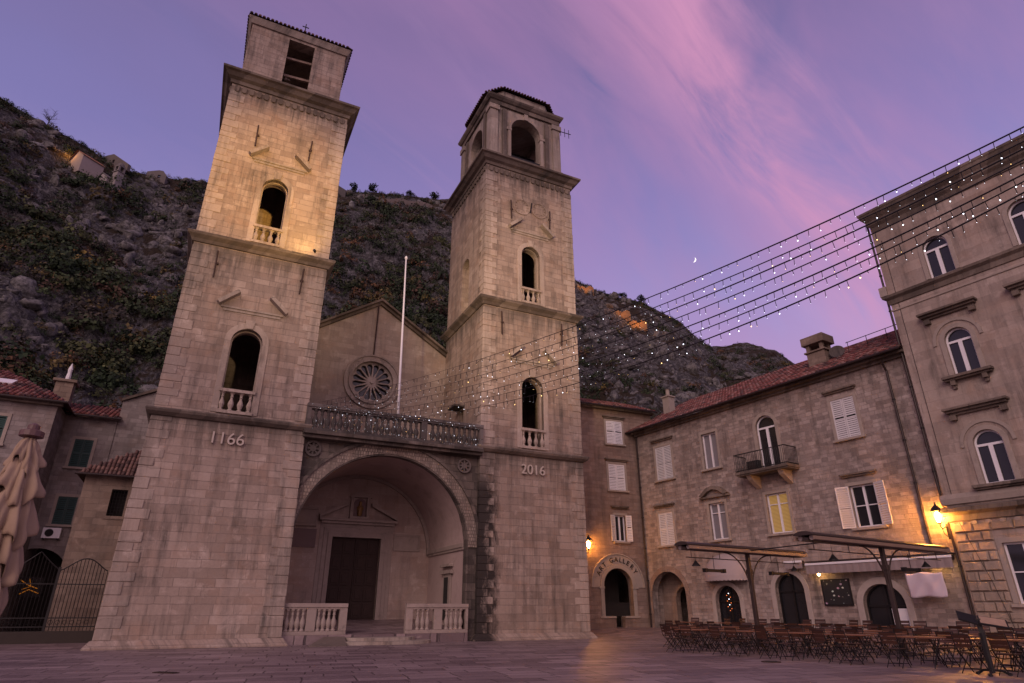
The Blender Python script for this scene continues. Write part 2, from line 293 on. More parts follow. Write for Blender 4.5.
# ------------------------------------------------------------------ mesh helpers
class MB:
    def __init__(s, S=1.0, T=None): s.v = []; s.f = []; s.c = []; s.S = S; s.T = T or Matrix.Identity(4); s.map = None
    def add(s, vs, fs, c=None):
        o = len(s.v)
        for p in vs:
            if s.map: p = s.map(*p)
            s.v.append(tuple((s.T @ Vector(p)) * s.S))
        for f in fs: s.f.append(tuple(o + i for i in f)); s.c.append(c)
        return s
    def box(s, x0, x1, y0, y1, z0, z1, c=None):
        v = [(x0, y0, z0), (x1, y0, z0), (x1, y1, z0), (x0, y1, z0), (x0, y0, z1), (x1, y0, z1), (x1, y1, z1), (x0, y1, z1)]
        return s.add(v, [(0, 3, 2, 1), (4, 5, 6, 7), (0, 1, 5, 4), (1, 2, 6, 5), (2, 3, 7, 6), (3, 0, 4, 7)], c)
    def bar(s, a, b, w, h, c=None):
        a = Vector(a); b = Vector(b); d = (b - a).normalized(); up = Vector((0, 0, 1)) if abs(d.z) < .95 else Vector((1, 0, 0))
        r = d.cross(up).normalized() * w / 2; u = r.cross(d).normalized() * h / 2
        v = [a - r - u, a + r - u, a + r + u, a - r + u, b - r - u, b + r - u, b + r + u, b - r + u]
        return s.add([tuple(p) for p in v], [(0, 3, 2, 1), (4, 5, 6, 7), (0, 1, 5, 4), (1, 2, 6, 5), (2, 3, 7, 6), (3, 0, 4, 7)], c)
    def tube(s, pts, r, n=6, close=False, caps=True):
        pts = [Vector(p) for p in pts]; N = len(pts); vs = []; fs = []
        prev = None
        for i, p in enumerate(pts):
            d = (pts[(i + 1) % N] - pts[i - 1]) if close else (pts[min(i + 1, N - 1)] - pts[max(i - 1, 0)])
            d.normalize()
            if prev is None: a = d.cross(Vector((0, 0, 1))) if abs(d.z) < .9 else d.cross(Vector((1, 0, 0)))
            else: a = prev - d * prev.dot(d)
            a.normalize(); prev = a; b = d.cross(a); rr = r[i] if isinstance(r, (list, tuple)) else r
            for k in range(n):
                t = 2 * math.pi * k / n; vs.append(tuple(p + a * math.cos(t) * rr + b * math.sin(t) * rr))
        for i in range(N if close else N - 1):
            j = (i + 1) % N
            for k in range(n): fs.append((i * n + k, i * n + (k + 1) % n, j * n + (k + 1) % n, j * n + k))
        if caps and not close: fs.append(tuple(range(n - 1, -1, -1))); fs.append(tuple((N - 1) * n + k for k in range(n)))
        return s.add(vs, fs)
    def lathe(s, prof, cx, cy, n=10, c=None):
        vs = []; fs = []
        for r_, z in prof:
            for k in range(n): t = 2 * math.pi * (k + .5) / n; vs.append((cx + r_ * math.cos(t), cy + r_ * math.sin(t), z))
        for i in range(len(prof) - 1):
            for k in range(n): fs.append((i * n + k, i * n + (k + 1) % n, (i + 1) * n + (k + 1) % n, (i + 1) * n + k))
        fs.append(tuple(range(n - 1, -1, -1))); fs.append(tuple((len(prof) - 1) * n + k for k in range(n)))
        return s.add(vs, fs, c)
    def panel(s, outer, holes=(), y0=0, y1=.4, back=True):
        loops = [[Vector((x, z, 0)) for x, z in outer]] + [[Vector((x, z, 0)) for x, z in h] for h in holes]
        tri = tessellate_polygon(loops); flat = [p for l in loops for p in l]; n = len(flat)
        vs = [(p.x, y0, p.y) for p in flat] + [(p.x, y1, p.y) for p in flat]
        fs = [tuple(t) for t in tri]
        if back: fs += [(t[0] + n, t[2] + n, t[1] + n) for t in tri]
        o = 0
        for l in loops:
            m = len(l)
            for i in range(m): a, b = o + i, o + (i + 1) % m; fs.append((a, b, b + n, a + n))
            o += m
        return s.add(vs, fs)
    def ring(s, pin, pout, y0, y1):           # band between two equally long open outlines (x,z)
        n = len(pin); vs = [(x, y0, z) for x, z in pin] + [(x, y0, z) for x, z in pout] + [(x, y1, z) for x, z in pin] + [(x, y1, z) for x, z in pout]; fs = []
        for i in range(n - 1):
            fs += [(i, i + 1, n + i + 1, n + i), (2 * n + i, 3 * n + i, 3 * n + i + 1, 2 * n + i + 1), (i, 2 * n + i, 2 * n + i + 1, i + 1), (n + i, n + i + 1, 3 * n + i + 1, 3 * n + i)]
        fs += [(0, n, 3 * n, 2 * n), (n - 1, 3 * n - 1, 4 * n - 1, 2 * n - 1)]
        return s.add(vs, fs)
    def sweep_rect(s, x0, x1, y0, y1, prof):  # cornice round a rectangle; prof = [(out, z)...] closed
        vs = []; fs = []; m = len(prof)
        for sx, sy, X, Y in ((-1, -1, x0, y0), (1, -1, x1, y0), (1, 1, x1, y1), (-1, 1, x0, y1)):
            for o, z in prof: vs.append((X + sx * o, Y + sy * o, z))
        for k in range(4):
            for i in range(m): j = (i + 1) % m; l = (k + 1) % 4; fs.append((k * m + i, l * m + i, l * m + j, k * m + j))
        return s.add(vs, fs)
    def build(s, name, mat, parent=None, smooth=False, bevel=0, kind=None):
        me = bpy.data.meshes.new(name); me.from_pydata(s.v, [], s.f)
        me.validate(clean_customdata=False)
        if any(c is not None for c in s.c):
            a = me.color_attributes.new('tint', 'FLOAT_COLOR', 'CORNER'); arr = []
            for c, f in zip(s.c, s.f): arr += [*(c or (.3, .3, .3)), 1] * len(f)
            if len(arr) == len(a.data) * 4: a.data.foreach_set('color', arr)
        me.materials.append(mat if not isinstance(mat, str) else M[mat])
        if smooth: me.shade_smooth(); 
        o = bpy.data.objects.new(name, me); col.objects.link(o)
        if parent: o.parent = parent
        if bevel:
            b = o.modifiers.new('bevel', 'BEVEL'); b.width = bevel; b.segments = 2; b.limit_method = 'ANGLE'
        if kind: o['kind'] = kind
        return o
def tag(o, label, cat, group=None, kind=None):
    o['label'] = label; o['category'] = cat
    if group: o['group'] = group
    if kind: o['kind'] = kind
    return o
def thing(name, label, cat, loc=(0, 0, 0), rz=0, group=None):
    o = bpy.data.objects.new(name, None); col.objects.link(o); o.location = loc; o.rotation_euler = (0, 0, rz); o.empty_display_size = .5
    return tag(o, label, cat, group)
def part(o, name):     # rename keeps kind words
    o.name = name; return o
def dup(root, loc, rz, label=None):
    r = root.copy(); col.objects.link(r); r.location = loc; r.rotation_euler = (0, 0, rz)
    if label: r['label'] = label
    for ch in list(root.children):
        c = ch.copy(); col.objects.link(c); c.parent = r
        for g in list(ch.children):
            d = g.copy(); col.objects.link(d); d.parent = c
    return r
def arch(x0, x1, z0, zt, seg=14, rise=None):   # closed outline, semicircular (or given rise) top ending at zt
    r = (x1 - x0) / 2; rise = r if rise is None else rise; cx = (x0 + x1) / 2; zs = zt - rise
    return [(x0, z0), (x1, z0)] + [(cx + r * math.cos(math.pi * i / seg), zs + rise * math.sin(math.pi * i / seg)) for i in range(seg + 1)]
def arc_only(x0, x1, z0, zt, off=0, seg=14, rise=None):  # open outline up one leg, over, down the other
    r = (x1 - x0) / 2; rise = r if rise is None else rise; cx = (x0 + x1) / 2; zs = zt - rise
    return [(x1 + off, z0)] + [(cx + (r + off) * math.cos(math.pi * i / seg), zs + (rise + off) * math.sin(math.pi * i / seg)) for i in range(seg + 1)] + [(x0 - off, z0)]
def rect(x0, x1, z0, z1): return [(x0, z0), (x1, z0), (x1, z1), (x0, z1)]
def text_mesh(txt, size, depth, name, mat, parent, loc, rot=(R(90), 0, 0), align='CENTER'):
    cu = bpy.data.curves.new('lettering', 'FONT'); cu.body = txt; cu.size = size; cu.extrude = depth; cu.align_x = align; cu.align_y = 'CENTER'; cu.bevel_depth = 0
    to = bpy.data.objects.new('lettering', cu); me = bpy.data.meshes.new_from_object(to)
    bpy.data.objects.remove(to); bpy.data.curves.remove(cu)
    me.materials.clear(); me.materials.append(M[mat]); o = bpy.data.objects.new(name, me); col.objects.link(o)
    o.parent = parent; o.location = loc; o.rotation_euler = rot
    return o
TILES = [(.27, .105, .085), (.23, .08, .068), (.33, .145, .12), (.19, .065, .055), (.27, .125, .105), (.10, .055, .05), (.34, .20, .17), (.13, .085, .075)]
TILES_OLD = [(.20, .12, .10), (.15, .085, .07), (.25, .15, .12), (.12, .075, .065)]
def tiles(mb, O, U, S_, Wd, L, inside=None, cw=.24, rl=.38, pal=TILES, seed=1):
    r_ = random.Random(seed); O = Vector(O); U = Vector(U).normalized(); S_ = Vector(S_).normalized(); N = U.cross(S_).normalized()
    if N.z < 0: N = -N
    nc = int(Wd / cw); nr = int(L / rl)
    for j in range(nc):
        for i in range(nr):
            cu, cv = (j + .5) * cw, (i + .5) * rl
            if inside and not inside(cu, cv): continue
            j1 = r_.uniform(-.012, .012); col_ = pal[r_.randrange(len(pal))]; k_ = r_.uniform(.8, 1.15); col_ = tuple(q * k_ for q in col_)
            vs = []
            for (v0, lift, wf) in ((i * rl - .05, .045, 1.0), ((i + 1) * rl, .012, .86)):
                for k in range(6):
                    t = math.pi * k / 5; vs.append(tuple(O + U * (cu + j1 - math.cos(t) * cw * .40 * wf) + S_ * v0 + N * (math.sin(t) * cw * .34 + lift - .02)))
            fs = [(k, k + 1, 6 + k + 1, 6 + k) for k in range(5)] + [(5, 4, 3, 2, 1, 0)]
            mb.add(vs, fs, col_)
            # pan tile between
            vs = [tuple(O + U * (cu + cw * .5 + a * cw * .3) + S_ * b + N * (.004 if a else -.02)) for b in (i * rl - .03, (i + 1) * rl) for a in (-1, 0, 1)]
            mb.add(vs, [(0, 1, 4, 3), (1, 2, 5, 4)], tuple(q * .7 for q in col_))

# ------------------------------------------------------------------ frames of reference (all metres)
K = .894                                           # the cathedral is drawn in units of .894 m
AC = math.atan2(.4366, .8996); OC = (-16.276, 26.143, 0)
P0 = (8.752, 43.407, 0); AB = R(-56.6); AA = R(22)
uB = Vector((math.cos(AB), math.sin(AB), 0)); vB = Vector((-math.sin(AB), math.cos(AB), 0))
uC = Vector((math.cos(AC), math.sin(AC), 0)); vC = Vector((-math.sin(AC), math.cos(AC), 0))
def wB(s, d, z=0): return Vector(P0) + uB * s + vB * d + Vector((0, 0, z))
def wC(s, d, z=0): return Vector(OC) + uC * s + vC * d + Vector((0, 0, z))
def gz(x, y):                                      # the square rises gently towards the houses
    p = Vector((x, y, 0)) - Vector(P0); d = -(p.dot(vB)); t = max(0, min(1, (8.5 - d) / 6.5)); t = t * t * (3 - 2 * t)
    pc = Vector((x, y, 0)) - Vector(OC); sC = pc.dot(uC); dC = pc.dot(vC)
    m = max(0, min(1, (sC - 19.5) / 3)) if dC < 12 else 1
    return .36 * t * (m if dC > 0 else 1)

# ------------------------------------------------------------------ the setting: square, ground, hills
mb = MB(); nx, ny = 130, 110; xs = [-46 + 92 * i / nx for i in range(nx + 1)]; ys = [-14 + 76 * j / ny for j in range(ny + 1)]
vs = [(x, y, gz(x, y) + .012 * noise.noise(Vector((x * .5, y * .5, 0)))) for y in ys for x in xs]
mb.add(vs, [(j * (nx + 1) + i, j * (nx + 1) + i + 1, (j + 1) * (nx + 1) + i + 1, (j + 1) * (nx + 1) + i) for j in range(ny) for i in range(nx)])
mb.build('square_paving', 'paving', kind='structure', smooth=True)
mb = MB(); mb.add([(-2500, -2500, -.12), (2500, -2500, -.12), (2500, 2500, -.12), (-2500, 2500, -.12)], [(0, 1, 2, 3)]); mb.build('ground', plain('far_earth', (.07, .055, .045), .95, scale=.2), kind='structure')

RIDGE = [(-95, .60, 240), (-60, .66, 240), (-47.6, .678, 240), (-44.8, .668, 240), (-41.7, .660, 240), (-38.6, .640, 235), (-35, .655, 240), (-31.6, .672, 245), (-28.5, .688, 250), (-19.4, .722, 260), (-12.5, .735, 260), (-6.4, .738, 265),
         (-2, .69, 270), (3, .61, 275), (6.7, .560, 280), (9.2, .530, 285), (13.2, .503, 285), (16.9, .458, 285), (18.5, .420, 290), (19.8, .400, 300), (22, .398, 310), (24.9, .383, 315), (26.7, .343, 315), (30, .26, 310), (45, .17, 300), (70, .15, 300), (95, .15, 300)]
def lerp_tab(tab, a, k):
    for p, q in zip(tab, tab[1:]):
        if p[0] <= a <= q[0]: return p[k] + (q[k] - p[k]) * (a - p[0]) / (q[0] - p[0])
    return tab[0][k] if a < tab[0][0] else tab[-1][k]
def fbm(x, y, sc, o=5): return noise.fractal(Vector((x * sc, y * sc, 3.7)), 1.0, 2.1, o)
def rugged(x, y, sc): return noise.ridged_multi_fractal(Vector((x * sc, y * sc, 1.2)), .9, 2.1, 5, 1.0, 2.0)
R0 = 74
def hill(az, r):
    tn = lerp_tab(RIDGE, az, 1); rr = lerp_tab(RIDGE, az, 2); x = r * math.sin(R(az)); y = r * math.cos(R(az))
    t = (r - R0) / (rr - R0)
    H = tn * rr
    if t <= 1:
        t_ = max(t, 0); z = H * (t_ * .72 + .28 * t_ * t_)
        env = min(1, t_ * 4) * (1 - max(0, (t_ - .86) / .14) * .8)
        z += env * (7.0 * fbm(x, y, .016) + 4.4 * (rugged(x, y, .03) - 1.0) + 1.9 * (rugged(x + 50, y, .10) - 1.0) + .9 * (rugged(x, y + 80, .33) - 1.0))
        z = min(z, r * tn * .999 + 1.43 + 1.6 * fbm(x, y, .09))
    else: z = H + 1.2 * fbm(x, y, .1) * 0.7 - (r - rr) * .55
    return x, y, z
mb = MB(); na, nr_ = 620, 230; grid = []
for i in range(na + 1):
    az = -85 + 160 * i / na
    rr = lerp_tab(RIDGE, az, 2)
    for j in range(nr_ + 1):
        t = j / (nr_ - 12); r = R0 - 4 + (rr - R0 + 4) * t if t <= 1 else rr + (t - 1) * 900
        grid.append(hill(az, r))
mb.add(grid, [(i * (nr_ + 1) + j, (i + 1) * (nr_ + 1) + j, (i + 1) * (nr_ + 1) + j + 1, i * (nr_ + 1) + j + 1) for i in range(na) for j in range(nr_)])
s = NT('limestone_hillside', .95, 0, .15); P = s.tc.outputs['Object']
geo = s.n('ShaderNodeNewGeometry'); sz = s.n('ShaderNodeSeparateXYZ'); s.put(sz.inputs[0], geo.outputs['True Normal'])
big = s.noise(P, .035, 6, .65, .4); fine = s.noise(P, .9, 8, .75); md = s.noise(P, .22, 7, .7, .6)
soil = s.mix(md, (.022, .018, .012), (.06, .042, .028)); crk = s.noise(s.scale(P, (1, 1, .45)), .55, 9, .82, 1.2)
rock = s.mix(s.math('MULTIPLY_ADD', fine, 2.2, -.65, clamp=True), (.04, .037, .038), (.34, .325, .325)); rock = s.mix(s.math('MULTIPLY_ADD', crk, 5, -2.1, clamp=True), (.03, .027, .028), rock)
rk = s.math('MULTIPLY_ADD', s.math('ADD', s.math('ADD', s.math('MULTIPLY', sz.outputs[2], -1.0), s.math('MULTIPLY', big, 2.2)), s.math('MULTIPLY', md, 1.8)), 7.0, -8.6, clamp=True)
s.color(s.mix(rk, soil, rock)); s.bump(s.math('ADD', fine, s.math('MULTIPLY', md, 2)), 1.0, 1.2)
hillm = s.m
mb.build('hillside', hillm, kind='structure', smooth=False)
# far hill seen over the right-hand roofs
FAR = [(2, .20), (8, .30), (13, .36), (17, .395), (19.8, .405), (22, .404), (24.9, .386), (26.7, .348), (28.7, .308), (30.6, .279), (36, .22), (50, .16)]
mb = MB(); g = []; na2, nr2 = 240, 70
for i in range(na2 + 1):
    az = 2 + 48 * i / na2; tn = lerp_tab(FAR, az, 1)
    for j in range(nr2 + 1):
        t = j / (nr2 - 6); rr = 430; r = 300 + (rr - 300) * min(t, 1) + max(0, t - 1) * 900; x = r * math.sin(R(az)); y = r * math.cos(R(az))
        z = tn * rr * (.45 + .55 * min(t, 1)) + 3.5 * fbm(x, y, .03) + 1.6 * (rugged(x, y, .08) - 1) - max(0, t - 1) * 500
        g.append((x, y, z))
mb.add(g, [(i * (nr2 + 1) + j, (i + 1) * (nr2 + 1) + j, (i + 1) * (nr2 + 1) + j + 1, i * (nr2 + 1) + j + 1) for i in range(na2) for j in range(nr2)])
mb.build('far_hill', hillm, kind='structure')

# scrub on the slopes: many small leaf clumps (nobody could count them)
def scrub(name, N, seed, picker, nq=200):
    rg = np.random.default_rng(seed); V = []; C = []
    pal = np.array([(.024, .038, .018), (.038, .052, .024), (.06, .066, .028), (.10, .075, .03), (.105, .056, .028), (.07, .042, .03), (.055, .046, .036), (.14, .10, .03)])
    wts = np.array([.30, .27, .14, .06, .05, .09, .08, .01])
    cnt = 0
    while cnt < N:
        got = picker(rg)
        if got is None: continue
        (x, y, z), sz_ = got
        p = rg.normal(size=(nq, 3)); p /= np.linalg.norm(p, axis=1)[:, None]; p *= rg.uniform(.6, 1.0, size=(nq, 1)); p[:, 2] = np.abs(p[:, 2]) * .9
        lob = 1 + .35 * np.sin(p[:, :1] * 5 + rg.uniform(0, 6)); p = p * lob * sz_
        nn_ = p / np.linalg.norm(p, axis=1)[:, None] + rg.normal(size=(nq, 3)) * .45; a = np.cross(nn_, rg.normal(size=(nq, 3))); b = np.cross(nn_, a); a /= np.linalg.norm(a, axis=1)[:, None]; b -= a * np.sum(a * b, axis=1)[:, None]; b /= np.linalg.norm(b, axis=1)[:, None]
        q = rg.uniform(.05, .125, size=(nq, 1)) * sz_; a = a * q; b = b * q * .8
        cen = p + np.array([x, y, z])
        quad = np.stack([cen - a - b * .4, cen + a * .2 - b, cen + a + b * .5, cen - a * .3 + b], axis=1)
        V.append(quad.reshape(-1, 3)); c = pal[rg.choice(len(pal), p=wts)] * rg.uniform(.75, 1.35)
        cc = c[None, :] * rg.uniform(.45, 1.6, size=(nq, 1)); C.append(np.repeat(cc, 4, axis=0)); cnt += 1
    V = np.concatenate(V); C = np.concatenate(C); nf = len(V) // 4
    me = bpy.data.meshes.new(name); me.vertices.add(len(V)); me.vertices.foreach_set('co', V.astype(np.float32).ravel())
    me.loops.add(nf * 4); me.loops.foreach_set('vertex_index', np.arange(nf * 4, dtype=np.int32)); me.polygons.add(nf)
    me.polygons.foreach_set('loop_start', np.arange(0, nf * 4, 4, dtype=np.int32)); me.polygons.foreach_set('loop_total', np.full(nf, 4, dtype=np.int32))
    me.update(); at = me.color_attributes.new('tint', 'FLOAT_COLOR', 'POINT'); at.data.foreach_set('color', np.concatenate([C, np.ones((len(C), 1))], axis=1).astype(np.float32).ravel())
    me.materials.append(M['leaf']); o = bpy.data.objects.new(name, me); col.objects.link(o); return o
def pick_near(rg):
    if rg.uniform() < .10:
        az = rg.uniform(-56, 19.5); rr = lerp_tab(RIDGE, az, 2); x, y, z = hill(az, rr * rg.uniform(.975, 1.0)); return (x, y, z - .3), rg.uniform(.5, 1.9) ** 1.1
    az = rg.uniform(-56, 27); rr = lerp_tab(RIDGE, az, 2); t = rg.uniform(.02, 1.0) ** .9; r = R0 + (rr - R0) * t
    x, y, z = hill(az, r); d = fbm(x, y, .022, 4) + .35 * noise.noise(Vector((x * .11, y * .11, 9)))
    if d < -.06 + rg.normal() * .10: return None
    if az > 0 and rg.uniform() < .35: return None
    s_ = (.8 + 2.4 * rg.uniform() ** 1.8) * (1.0 if az < 0 else .7)
    if d > .15: s_ *= 1.5
    if t > .93: s_ *= .5
    return (x, y, z - .25), s_
tag(scrub('hillside_scrub', 4700, 3, pick_near), 'dark green and autumn brown scrub covering the rocky slope behind the cathedral', 'scrub', kind='stuff')
def crags(name, N, seed):
    rg = np.random.default_rng(seed); V = []; F = []; o = 0
    import bmesh
    b_ = bmesh.new(); bmesh.ops.create_icosphere(b_, subdivisions=2, radius=1); b_.verts.ensure_lookup_table(); base = np.array([v.co[:] for v in b_.verts]); tri = np.array([[v.index for v in f.verts] for f in b_.faces]); b_.free()
    n = 0
    while n < N:
        az = rg.uniform(-56, 27); rr = lerp_tab(RIDGE, az, 2); t = rg.uniform(.02, .99); x, y, z = hill(az, R0 + (rr - R0) * t)
        d = fbm(x, y, .022, 4) + .35 * noise.noise(Vector((x * .11, y * .11, 9)))
        if d > .02 + rg.normal() * .10 + (.12 if az > 0 else 0): continue
        k = .7 + 2.6 * rg.uniform() ** 2.2; sc = np.array([rg.uniform(.7, 1.5), rg.uniform(.5, 1.0), rg.uniform(.5, 1.4)]) * k
        q = base.copy(); pl_ = rg.normal(size=(15, 3)); pl_ /= np.linalg.norm(pl_, axis=1)[:, None]
        for w in pl_:
            dd = q @ w; lim = rg.uniform(.38, .75); m_ = dd > lim; q[m_] -= np.outer(dd[m_] - lim, w)
        q += rg.normal(size=q.shape) * .045; q *= sc; a = -R(az) + rg.uniform(-.6, .6); ca, sa = math.cos(a), math.sin(a); tl = rg.uniform(-.4, .4)
        q = q @ np.array([[1, 0, 0], [0, math.cos(tl), math.sin(tl)], [0, -math.sin(tl), math.cos(tl)]]); q = q @ np.array([[ca, sa, 0], [-sa, ca, 0], [0, 0, 1]])
        V.append(q + np.array([x, y, z + .1 * k])); F.append(tri + o); o += len(q); n += 1
    V = np.concatenate(V); F = np.concatenate(F); me = bpy.data.meshes.new(name); me.vertices.add(len(V)); me.vertices.foreach_set('co', V.astype(np.float32).ravel())
    me.loops.add(len(F) * 3); me.loops.foreach_set('vertex_index', F.astype(np.int32).ravel()); me.polygons.add(len(F)); me.polygons.foreach_set('loop_start', np.arange(0, len(F) * 3, 3, dtype=np.int32)); me.polygons.foreach_set('loop_total', np.full(len(F), 3, dtype=np.int32)); me.update()
    s = NT('crag_limestone', .95, 0, .15); P = s.tc.outputs['Object']; f1 = s.noise(P, .9, 8, .8); f2 = s.noise(P, .12, 4, .6)
    c = s.mix(s.math('MULTIPLY_ADD', f1, 3.2, -1.2, clamp=True), (.035, .033, .034), (.36, .345, .345)); s.color(s.mix(s.math('MULTIPLY_ADD', f2, 3, -1.2, clamp=True), s.mix(.65, c, (.4, .36, .33), 'MULTIPLY'), c)); s.bump(f1, 1.0, .5)
    me.materials.append(s.m); o_ = bpy.data.objects.new(name, me); col.objects.link(o_); return o_
tag(crags('limestone_crags', 2500, 8), 'pale grey limestone outcrops and boulders breaking through the scrub on the slope', 'rocks', kind='stuff')
def pick_far(rg):
    az = rg.uniform(17, 33); t = rg.uniform(.3, 1.0); rr = 430; r = 300 + 130 * t; x = r * math.sin(R(az)); y = r * math.cos(R(az))
    z = lerp_tab(FAR, az, 1) * rr * (.45 + .55 * t) + 3.5 * fbm(x, y, .03)
    return (x, y, z - .4), rg.uniform(1.0, 2.2)
tag(scrub('distant_scrub', 1200, 5, pick_far, 60), 'small dark bushes on the farther hill beyond the roofs', 'scrub', kind='stuff')

def on_hill(az, tn, back=0):                       # the point of the slope seen at this bearing and steepness
    rr = lerp_tab(RIDGE, az, 2)
    for k in range(400):
        r = R0 + 5 + (rr - R0 - 5) * k / 399; x, y, z = hill(az, r)
        if (z - 1.43) / r >= tn: return Vector((x, y, z))
    return Vector(hill(az, rr))
# ------------------------------------------------------------------ trees one can tell apart
def tree(name, loc, h, cr_, seed, pal, label, bare=False, nq=420):
    r_ = random.Random(seed); root = thing(name, label, 'tree', tuple(loc))
    t = MB(); tips = []
    top = Vector((r_.uniform(-.1, .1) * h, 0, h * (.55 if bare else .34))); t.tube([(0, 0, -.6), tuple(top * .5), tuple(top)], [h * .035, h * .026, h * .018], 7)
    for k in range(9 if not bare else 16):
        a = r_.uniform(0, 6.28); b0 = top * r_.uniform(.45, 1.0); L = cr_ * r_.uniform(.7, 1.1); e = b0 + Vector((math.cos(a) * L * .8, math.sin(a) * L * .8, L * r_.uniform(.35, .9)))
        m = (b0 + e) / 2 + Vector((r_.uniform(-.1, .1), r_.uniform(-.1, .1), .12)) * L; t.tube([tuple(b0), tuple(m), tuple(e)], [h * .012, h * .008, h * .003], 5); tips.append(e)
        if bare:
            for q in range(7):
                c0 = b0.lerp(e, r_.uniform(.4, 1)); d_ = Vector((r_.uniform(-1, 1), r_.uniform(-1, 1), r_.uniform(.1, 1))) * L * .4; t.tube([tuple(c0), tuple(c0 + d_)], [h * .005, h * .002], 4)
    t.build('trunk', 'bark', root)
    if not bare:
        c = MB()
        cl = [(tips[k % len(tips)] * .9 + Vector((0, 0, h * .05)), cr_ * r_.uniform(.40, .62)) for k in range(16)]
        for k in range(nq):
            ce, rd = cl[r_.randrange(len(cl))]; v = Vector((r_.gauss(0, 1), r_.gauss(0, 1), r_.gauss(0, .8))).normalized() * rd * r_.uniform(.5, 1.05); p = ce + v
            a = Vector((r_.gauss(0, 1), r_.gauss(0, 1), r_.gauss(0, 1))).normalized(); b = a.orthogonal().normalized(); q = cr_ * r_.uniform(.09, .20); cc = pal[r_.randrange(len(pal))]; kk = r_.uniform(.7, 1.3)
            c.add([tuple(p - a * q), tuple(p - b * q * .7), tuple(p + a * q), tuple(p + b * q * .8)], [(0, 1, 2, 3)], tuple(w * kk for w in cc))
        c.build('crown', 'leaf', root)
    return root
G1 = [(.022, .034, .014), (.035, .045, .018), (.018, .026, .012)]
for az, tn, h, c_, lb in ((-17.6, .722, 5.2, 2.3, 'left one of two dark round trees on the ridge between the towers'), (-15.3, .726, 6.0, 2.5, 'right one of two dark round trees on the ridge between the towers'),
                          (-11.5, .728, 3.5, 1.7, 'small dark tree on the ridge left of the right bell tower, lowest of its row'), (-8.6, .735, 5, 2.6, 'wide dark tree on the ridge beside the right bell tower'), (-6.2, .735, 6.2, 2.1, 'tall dark tree on the ridge touching the right bell tower'),
                          (11.5, .505, 4.2, 2.2, 'dark tree on the skyline right of the towers, left one of two'), (13.3, .497, 4.5, 2.4, 'dark tree on the skyline right of the towers, right one of two')):
    rr = lerp_tab(RIDGE, az, 2); tree('ridge_tree', Vector(hill(az, rr * .995)), h, c_, int(az * 10) + 500, G1, lb)
rr = 238; tree('bare_tree', Vector(hill(-44.2, rr)) , 6.5, 3.6, 77, G1, 'bare leafless tree on the hill skyline at the far left', True)

# ------------------------------------------------------------------ little buildings on the slope
p = on_hill(-38.3, .600); rz = R(-20)
hc = thing('hillside_chapel', 'small white chapel with domed bell tower high on the hillside', 'chapel', tuple(p), rz)
hc.scale = (.66, .66, .66)
m_ = MB(); m_.panel([(-9.5, -4), (-1.5, -4), (-1.5, 4.5), (-5.5, 8.0), (-9.5, 4.5)], [arch(-6.1, -4.9, 0, 2.6)], -4, 6); m_.build('wall', plain('whitewash', (.36, .31, .31), .9, vary=.3, scale=1, bump=.3), hc)
m_ = MB(); m_.panel([(-10, 4.3), (-5.5, 8.3), (-1, 4.3), (-1, 4.7), (-5.5, 8.75), (-10, 4.7)], (), -4.4, 6.3); m_.build('roof', plain('mossy_slab_roof', (.14, .12, .12), .9, vary=.3, scale=1), hc)
m_ = MB(); m_.box(-1.4, 2.0, -2, 1.4, -4, 9.2); m_.build('tower', plain('chapel_tower_stone', (.30, .26, .25), .9, vary=.35, scale=1, bump=.3), hc)
m_ = MB(); m_.sweep_rect(-1.4, 2.0, -2, 1.4, [(0, 9.0), (.4, 9.0), (.4, 9.4), (0, 9.4)])
for cx, cy in ((-1.0, -1.6), (1.6, -1.6), (-1.0, 1.0), (1.6, 1.0)): m_.box(cx - .4, cx + .4, cy - .4, cy + .4, 9.4, 12.4)
m_.box(-1.5, 2.1, -2.1, 1.5, 12.4, 12.9); m_.build('belfry', plain('belfry_stone', (.22, .19, .18), .9, vary=.35, scale=1), hc)
m_ = MB(); m_.lathe([(1.8, 12.9), (1.7, 13.6), (1.35, 14.5), (.8, 15.1), (.2, 15.4), (.12, 15.9)], .3, -.3, 12); m_.tube([(.3, -.3, 15.8), (.3, -.3, 17.4)], .07, 5); m_.bar((-.2, -.3, 16.9), (.8, -.3, 16.9), .1, .1); m_.build('dome', plain('chapel_dome', (.13, .11, .11), .8, vary=.3, scale=1), hc, smooth=False)
p = on_hill(-40.6, .612)
hh = thing('hillside_house', 'gabled stone house on the hillside with one roof slope lit orange by a lamp', 'house', tuple(p), R(-25))
m_ = MB(); m_.panel([(-3.2, -4), (3.8, -4), (3.8, 2.6), (.3, 5.2), (-3.2, 2.6)], [], -4, 3); m_.build('wall', plain('house_wall_pale', (.34, .28, .26), .9, vary=.3, scale=1, bump=.3), hh)
m_ = MB(); m_.add([(-3.6, -4.5, 2.3), (.3, -4.5, 5.35), (.3, 3.5, 5.35), (-3.6, 3.5, 2.3), (4.2, -4.5, 2.3), (4.2, 3.5, 2.3)], [(0, 1, 2, 3), (1, 4, 5, 2)]); m_.build('roof', plain('house_roof_orange', (.40, .17, .08), .9, vary=.4, scale=1), hh)
fl_ = bpy.data.lights.new('hillside_lamp_light', 'POINT'); fl_.energy = 700; fl_.color = (1, .42, .08); fl_.shadow_soft_size = .3; flo = bpy.data.objects.new('lamp_light', fl_); col.objects.link(flo); flo.parent = hh; flo.location = (-2.6, -5.3, 4.4)
p = on_hill(-39.3, .640)
rn = thing('hilltop_ruin', 'large roofless gabled ruin behind the lit hillside house', 'ruin', tuple(p), R(-15))
